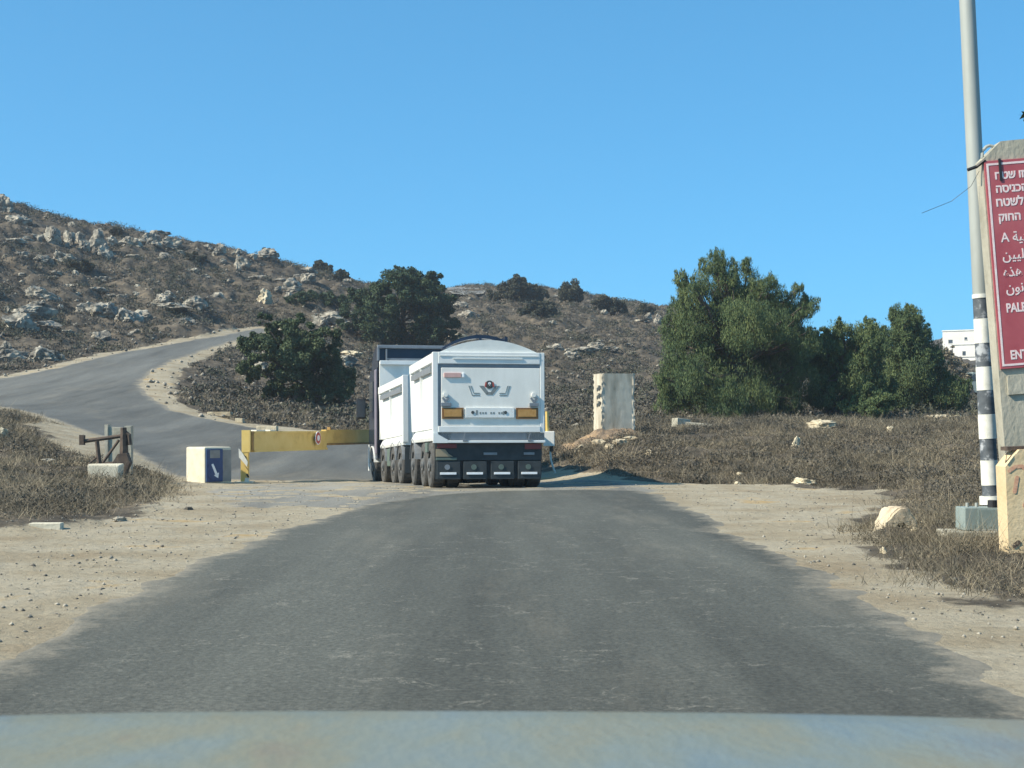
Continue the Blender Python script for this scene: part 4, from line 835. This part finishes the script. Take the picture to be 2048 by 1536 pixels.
for i, (u, v, w_, h_) in enumerate([(1170, 893, 34, 12), (1195, 888, 30, 14), (1218, 893, 22, 13), (1155, 905, 20, 9), (1297, 905, 18, 12), (1262, 880, 26, 10)]): rock(u, v, w_, h_, 'earthy rock in the heap at the foot of the upright slab', m='limelight', group='rocks heaped at the foot of the upright slab')

# ------------------------------------------------------------------ striped pole, its cabinet, the red sign wall and the barrier block
Zp = 17.4
pb = pt(1985, 1012, Zp); pg = gz(pb.x, pb.y)
po = empty('utility_pole', (pb.x, pb.y, pg), 'leaning grey utility pole banded black and white at its foot', 'pole', (0, R(-2.7), 0))
zof = lambda v: (CAMH + (HY - v) / F * Zp) - pg
def ring(name, v0, v1, m, r):
    z0, z1 = zof(v1), zof(v0); return MB().cyl((0, 0, (z0 + z1) / 2), r, z1 - z0, 'z', 32).build(name, M[m], po, smooth=40)
mb = MB(); mb.cyl((0, 0, (zof(592) + 9.2) / 2), .098, 9.2 - zof(592), 'z', 32, r2=.088).build('shaft', M['pole'], po, smooth=40)
MB().cyl((0, 0, zof(592) / 2), .085, zof(592) - .02, 'z', 32).build('core', M['pole'], po, smooth=40)
for v0, v1, m_, r_ in ((588, 596, 'bandw', .106), (596.3, 637, 'bandk', .099), (637.3, 686, 'bandw', .102), (686.3, 733, 'bandk', .099), (733.3, 780, 'bandw', .102), (780.3, 828, 'bandk', .099), (828.3, 877, 'bandw', .102), (877.3, 920, 'bandk', .097), (920.3, 970, 'bandw', .100), (970.3, 1012, 'bandk', .095)): ring('paint_band', v0, v1, m_, r_)
mb = MB(); mb.cyl((-.0, -.0, zof(1000)), .13, .10, 'z', 24).build('base_collar', M['bandw'], po, smooth=40)
cbx = empty('electric_cabinet', (pt(1966, 0, Zp - .3).x, Zp - .25, 0), 'low grey-green metal cabinet at the foot of the striped pole', 'cabinet')
zc = CAMH + (HY - 1062) / F * (Zp - .45)
mb = MB(); mb.box(-.25, .45, -.17, .2, zc, zc + .27, bev=.012).build('housing', M['boxgrey'], cbx)
MB().box(-.10, .43, -.182, -.171, zc + .02, zc + .25, bev=.004).build('door', M['boxgrey'], cbx)
for x_ in (-.17, -.06): MB().cyl((x_, 0, zc + .295), .02, .05).build('bolt', M['pole'], cbx)
MB().box(-.15, .4, -.2, -.18, zc + .001, zc + .02).build('base_rim', M['pole'], cbx)
MB().cyl((.10, -.1, zc + .31), .06, .09, 'z', 16).build('cable_gland', M['black'], cbx)
mb = MB(); mb.box(-.46, .5, -.24, .26, -.1, zc - .003, bev=.015).build('plinth', M['slab'], cbx, jit=.01)

Zw = 15.7; wl = pt(2003, 735, Zw); wx = pt(2026, 890, Zw).x; wz0 = CAMH + (HY - 1010) / F * Zw
sw = empty('sign_wall', (wx, Zw, 0), 'leaning weathered concrete wall slab carrying the red warning sign', 'concrete slab', (0, R(-4.6), 0))
zw = lambda v: CAMH + (HY - v) / F * Zw
zt_ = zw(283)
MB().prism([(0, .35), (0, zw(318)), (.22, zt_), (1.5, zt_ + .02), (1.7, zw(318)), (1.7, .35)], 0, .22, 'xz').build('slab', M['slab'], sw)
mb = MB(); mb.box(.08, 1.6, -.03, -.002, zw(790), zw(752)).build('ledge', M['slab'], sw, jit=.01)
MB().tube([(.04 + .09 * (1 - math.cos(t)), .10, zw(322) + .06 + .13 * math.sin(t)) for t in np.linspace(0, math.pi, 9)], .018).build('lifting_loop', M['pole'], sw)
sg = bpy.data.objects.new('warning_sign', None); link(sg); sg.location = (wx, Zw, 0); sg.rotation_euler = (0, R(-4.6), 0)
tag(sg, 'faded red warning sign with white border and Hebrew, Arabic and English lettering', 'sign')
s0, s1 = zw(738), zw(321)
MB().box(.015, 1.65, -.028, -.003, s0, s1, bev=.004).build('panel', M['signred'], sg)
mb = MB(); t_ = .022
for a in ((.035, .035 + t_, s0 + .03, s1 - .03), (1.61, 1.61 + t_, s0 + .03, s1 - .03), (.035 + t_, 1.61, s0 + .03, s0 + .03 + t_), (.035 + t_, 1.61, s1 - .03 - t_, s1 - .03)): mb.box(a[0], a[1], -.0315, -.0285, a[2], a[3])
mb.build('border', M['signwhite'], sg)
HEB = [('\u05d7\u05d8\u05e9 \u05d5\u05d6', 352, .105, .005), ('\u05d4\u05e1\u05d9\u05e0\u05db\u05d4', 379, .105, .004), ('\u05d7\u05d8\u05e9\u05dc', 406, .112, -.006), ('\u05e7\u05d5\u05d7\u05d4', 436, .105, .01),
       ('A \uFE94\uFEF4\uFEE8\uFEF4\uFEC4\uFEB4\uFEE0\uFED4\uFEDF\uFE8D', 477, .125, .02), ('\uFEE6\uFEF4\uFEF4\uFEE0\uFEF4\uFE8B\uFE8D\uFEAE\uFEB3\uFE87', 512, .13, .02), ('\uFEE9\uFEAC\uFEEB \uFEF0\uFEE0\uFECB', 546, .13, .015), ('\uFEE5\uFEEE\uFEE7\uFE8E\uFED8\uFEDF\uFE8D', 578, .13, .03),
       ('PALESTINIAN', 618, .135, .015), ('IS', 680, .135, .245), ('ENTRANCE', 712, .135, .02)]
for s_, v, size, ox in HEB:
    lat = v > 600
    o = textobj(s_, size * (1.0 if lat else 1.15), 'signwhite', 'lettering', sg, (.11 + ox, -.0292, zw(v) - .0), bold=.004 if v < 450 or lat else .0015, sx=.74 if lat else .92)
MB().box(.165, .195, -.04, -.032, zw(352) - .06, zw(322) + .02, bev=.004).build('bracket', M['black'], sg)
MB().tube([(-.62, .25, zw(408)), (-.3, .2, zw(390)), (-.1, .12, zw(365)), (-.02, .05, zw(338))], .0028, 5).build('loose_wire', M['black'], sw)
MB().tube([(-.16, .0, zw(335)), (-.06, .0, zw(330)), (.03, -.02, zw(318))], .02, 6).build('wire_tie', M['black'], sw)

Zb = 14.8; bx = pt(2022, 1100, Zb).x
bk = empty('barrier_block', (bx - .02, Zb, 0), 'peach painted concrete barrier with red graffiti under the red sign', 'barrier', (0, R(-2.4), 0))
ztb = CAMH + (HY - 900) / F * Zb
mb = MB(); mb.prism([(0, -.05), (0, ztb - .17), (.15, ztb), (.6, ztb), (1.4, ztb), (1.55, ztb - .17), (1.55, -.05)], 0, .30, 'xz').build('body', M['peach'], bk, jit=.008)
zz = lambda v: CAMH + (HY - v) / F * Zb
def stroke(pts, r): 
    mb = MB(); P_ = [Vector((a, -.004, c)) for a, c in pts]
    for a, b2 in zip(P_, P_[1:]):
        d = (b2 - a).normalized(); n2 = Vector((d.z, 0, -d.x)) * r; a2 = a - d * r * .3; b3 = b2 + d * r * .3
        k_ = random.uniform(0, .0006)
        A_ = [mb.bm.verts.new(x + Vector((0, -k_, 0))) for x in (a2 + n2, b3 + n2, b3 - n2, a2 - n2)]; mb.bm.faces.new(A_)
        for t in (a, b2): mb.cyl((t.x, -.0038 - k_, t.z), r, .002, 'y', 10)
    return mb
stroke([(.04, zz(942)), (.10, zz(934)), (.17, zz(934)), (.24, zz(946)), (.26, zz(975))], .019).build('graffiti', M['graffiti'], bk)
stroke([(.085, zz(984)), (.10, zz(970)), (.115, zz(956))], .02).build('graffiti', M['graffiti'], bk)
stroke([(.19, zz(1012)), (.24, zz(1010)), (.3, zz(1014))], .03).build('graffiti', M['graffiti'], bk)
stroke([(.06, zz(1092)), (.10, zz(1086))], .025).build('graffiti', M['rust'], bk); stroke([(.22, zz(1086)), (.26, zz(1084))], .022).build('graffiti', M['graffiti'], bk)
MB().tube([(.0, -.012, zz(925)), (.02, -.012, zz(905)), (.07, -.012, zz(900)), (.06, -.012, zz(912)), (.0, -.012, zz(925))], .006, 5).build('wire_loop', M['rust'], bk)
MB().box(.05, 1.5, .06, .27, ztb - .01, ztb + .03).build('gap_shims', M['rust'], bk)

# ------------------------------------------------------------------ far houses at the right
def house(u0, u1, v0, v1, Z, label, wins, depth=9, roof=True):
    a = pt(u0, v1, Z); b_ = pt(u1, v0, Z); o = empty('house', (a.x, Z, a.z - 2), label, 'house', (0, 0, R(-30)))
    W = (b_.x - a.x) / .86; Hh = b_.z - a.z; MB().box(0, W, 0, depth, 0, Hh + 2).build('wall', M['house'], o)
    MB().box(-.15, W + .15, -.15, depth + .15, Hh + 2.003, Hh + 2.25).build('roof', M['house'], o)
    for wu, wv, ww, wh in wins:
        x0 = (wu - u0) * Z / F / .86; z0 = (v1 - wv) * Z / F + 2; f = MB().box(x0, x0 + ww * Z / F, -.06, .02, z0 - wh * Z / F, z0, bev=.0).build('window', M['window'], o)
        MB().box(x0 - .08, x0 + ww * Z / F + .08, -.10, -.0, z0 - wh * Z / F - .12, z0 - wh * Z / F - .005).build('sill', M['house'], f)
    return o
house(1885, 1948, 663, 695, 330, 'cream flat-roofed house, upper one left of the striped pole', [(1922, 676, 5, 5), (1895, 680, 8, 7)])
house(1906, 2010, 690, 732, 290, 'white house with a row of dark windows, below the cream one', [(1922, 703, 6, 9), (1943, 702, 5, 9), (1957, 703, 13, 8), (1980, 700, 8, 10)])
house(1925, 1975, 714, 732, 270, 'small white annexe under the windowed house', [(1940, 722, 4, 5)], depth=5)
house(1942, 2020, 678, 700, 345, 'narrow white house half hidden by the striped pole', [(1957, 684, 4, 4), (1957, 692, 4, 4)])
q = pt(1935, 795, 120); q.z = float(height(q.x, 120)); 
sh = empty('parked_van', (q.x + .6, 121, q.z), 'pale grey van roof and side far behind the pines beside the pole', 'van')
MB().prism([(-.9, .35), (4.2, .35), (4.2, 1.9), (4.0, 2.05), (.2, 2.05), (-.3, 1.3), (-.9, 1.15)], 0, 1.8, 'xz').build('body', M['boxgrey'], sh)
MB().prism([(-.2, 1.3), (.25, 1.9), (1.2, 1.9), (1.2, 1.3)], -.012, -.002, 'xz').build('window', M['window'], sh)
for x in (0, 3.2): MB().cyl((x, .1, .33), .33, .24, 'y', 20).build('wheel', M['tyre'], sh)

# ------------------------------------------------------------------ dashboard reflection in the windscreen, added as an opaque coloured sheet
m_b = mat('painted_reflection', [(.30, (.13, .165, .18)), (.42, (.18, .205, .185)), (.52, (.20, .205, .15)), (.62, (.22, .20, .12)), (.74, (.20, .14, .085))], scale=3.0, rough=.38, detail=4, bump=.15, bscale=50, stretch=(1.2, .6, 1))  # reflected dashboard tones put into the sheet's colour
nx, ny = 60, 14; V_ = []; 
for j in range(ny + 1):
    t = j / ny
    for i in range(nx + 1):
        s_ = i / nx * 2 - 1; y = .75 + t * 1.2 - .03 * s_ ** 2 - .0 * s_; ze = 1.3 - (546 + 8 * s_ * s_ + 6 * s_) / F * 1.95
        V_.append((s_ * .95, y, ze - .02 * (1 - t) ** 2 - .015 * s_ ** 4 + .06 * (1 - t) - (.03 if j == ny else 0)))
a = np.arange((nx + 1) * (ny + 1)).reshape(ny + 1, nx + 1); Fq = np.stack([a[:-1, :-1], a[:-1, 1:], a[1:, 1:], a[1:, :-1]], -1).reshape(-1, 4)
bn = empty('reflection_band', (0, 1.3, .9), 'blurred pale blue-green sheet imitating the windscreen reflection along the bottom', 'car')
o = npmesh('reflection_sheet', np.array(V_) - np.array([0, 1.3, .9]), Fq, m_b, bn, smooth=True, nper=4)
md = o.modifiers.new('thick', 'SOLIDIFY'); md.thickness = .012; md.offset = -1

# ------------------------------------------------------------------ thin dust haze in the air
m_h = bpy.data.materials.new('dusty_air'); m_h.use_nodes = True; nh = m_h.node_tree; nh.nodes.clear()
oh = nh.nodes.new('ShaderNodeOutputMaterial'); vh = nh.nodes.new('ShaderNodeVolumePrincipled')
vh.inputs['Density'].default_value = .00045; vh.inputs['Color'].default_value = (.88, .93, 1, 1); vh.inputs['Anisotropy'].default_value = .3
nh.links.new(vh.outputs[0], oh.inputs['Volume'])
tag(MB().box(-8200, 8200, -60, 760, -28, 34).build('haze', m_h), kind='stuff')
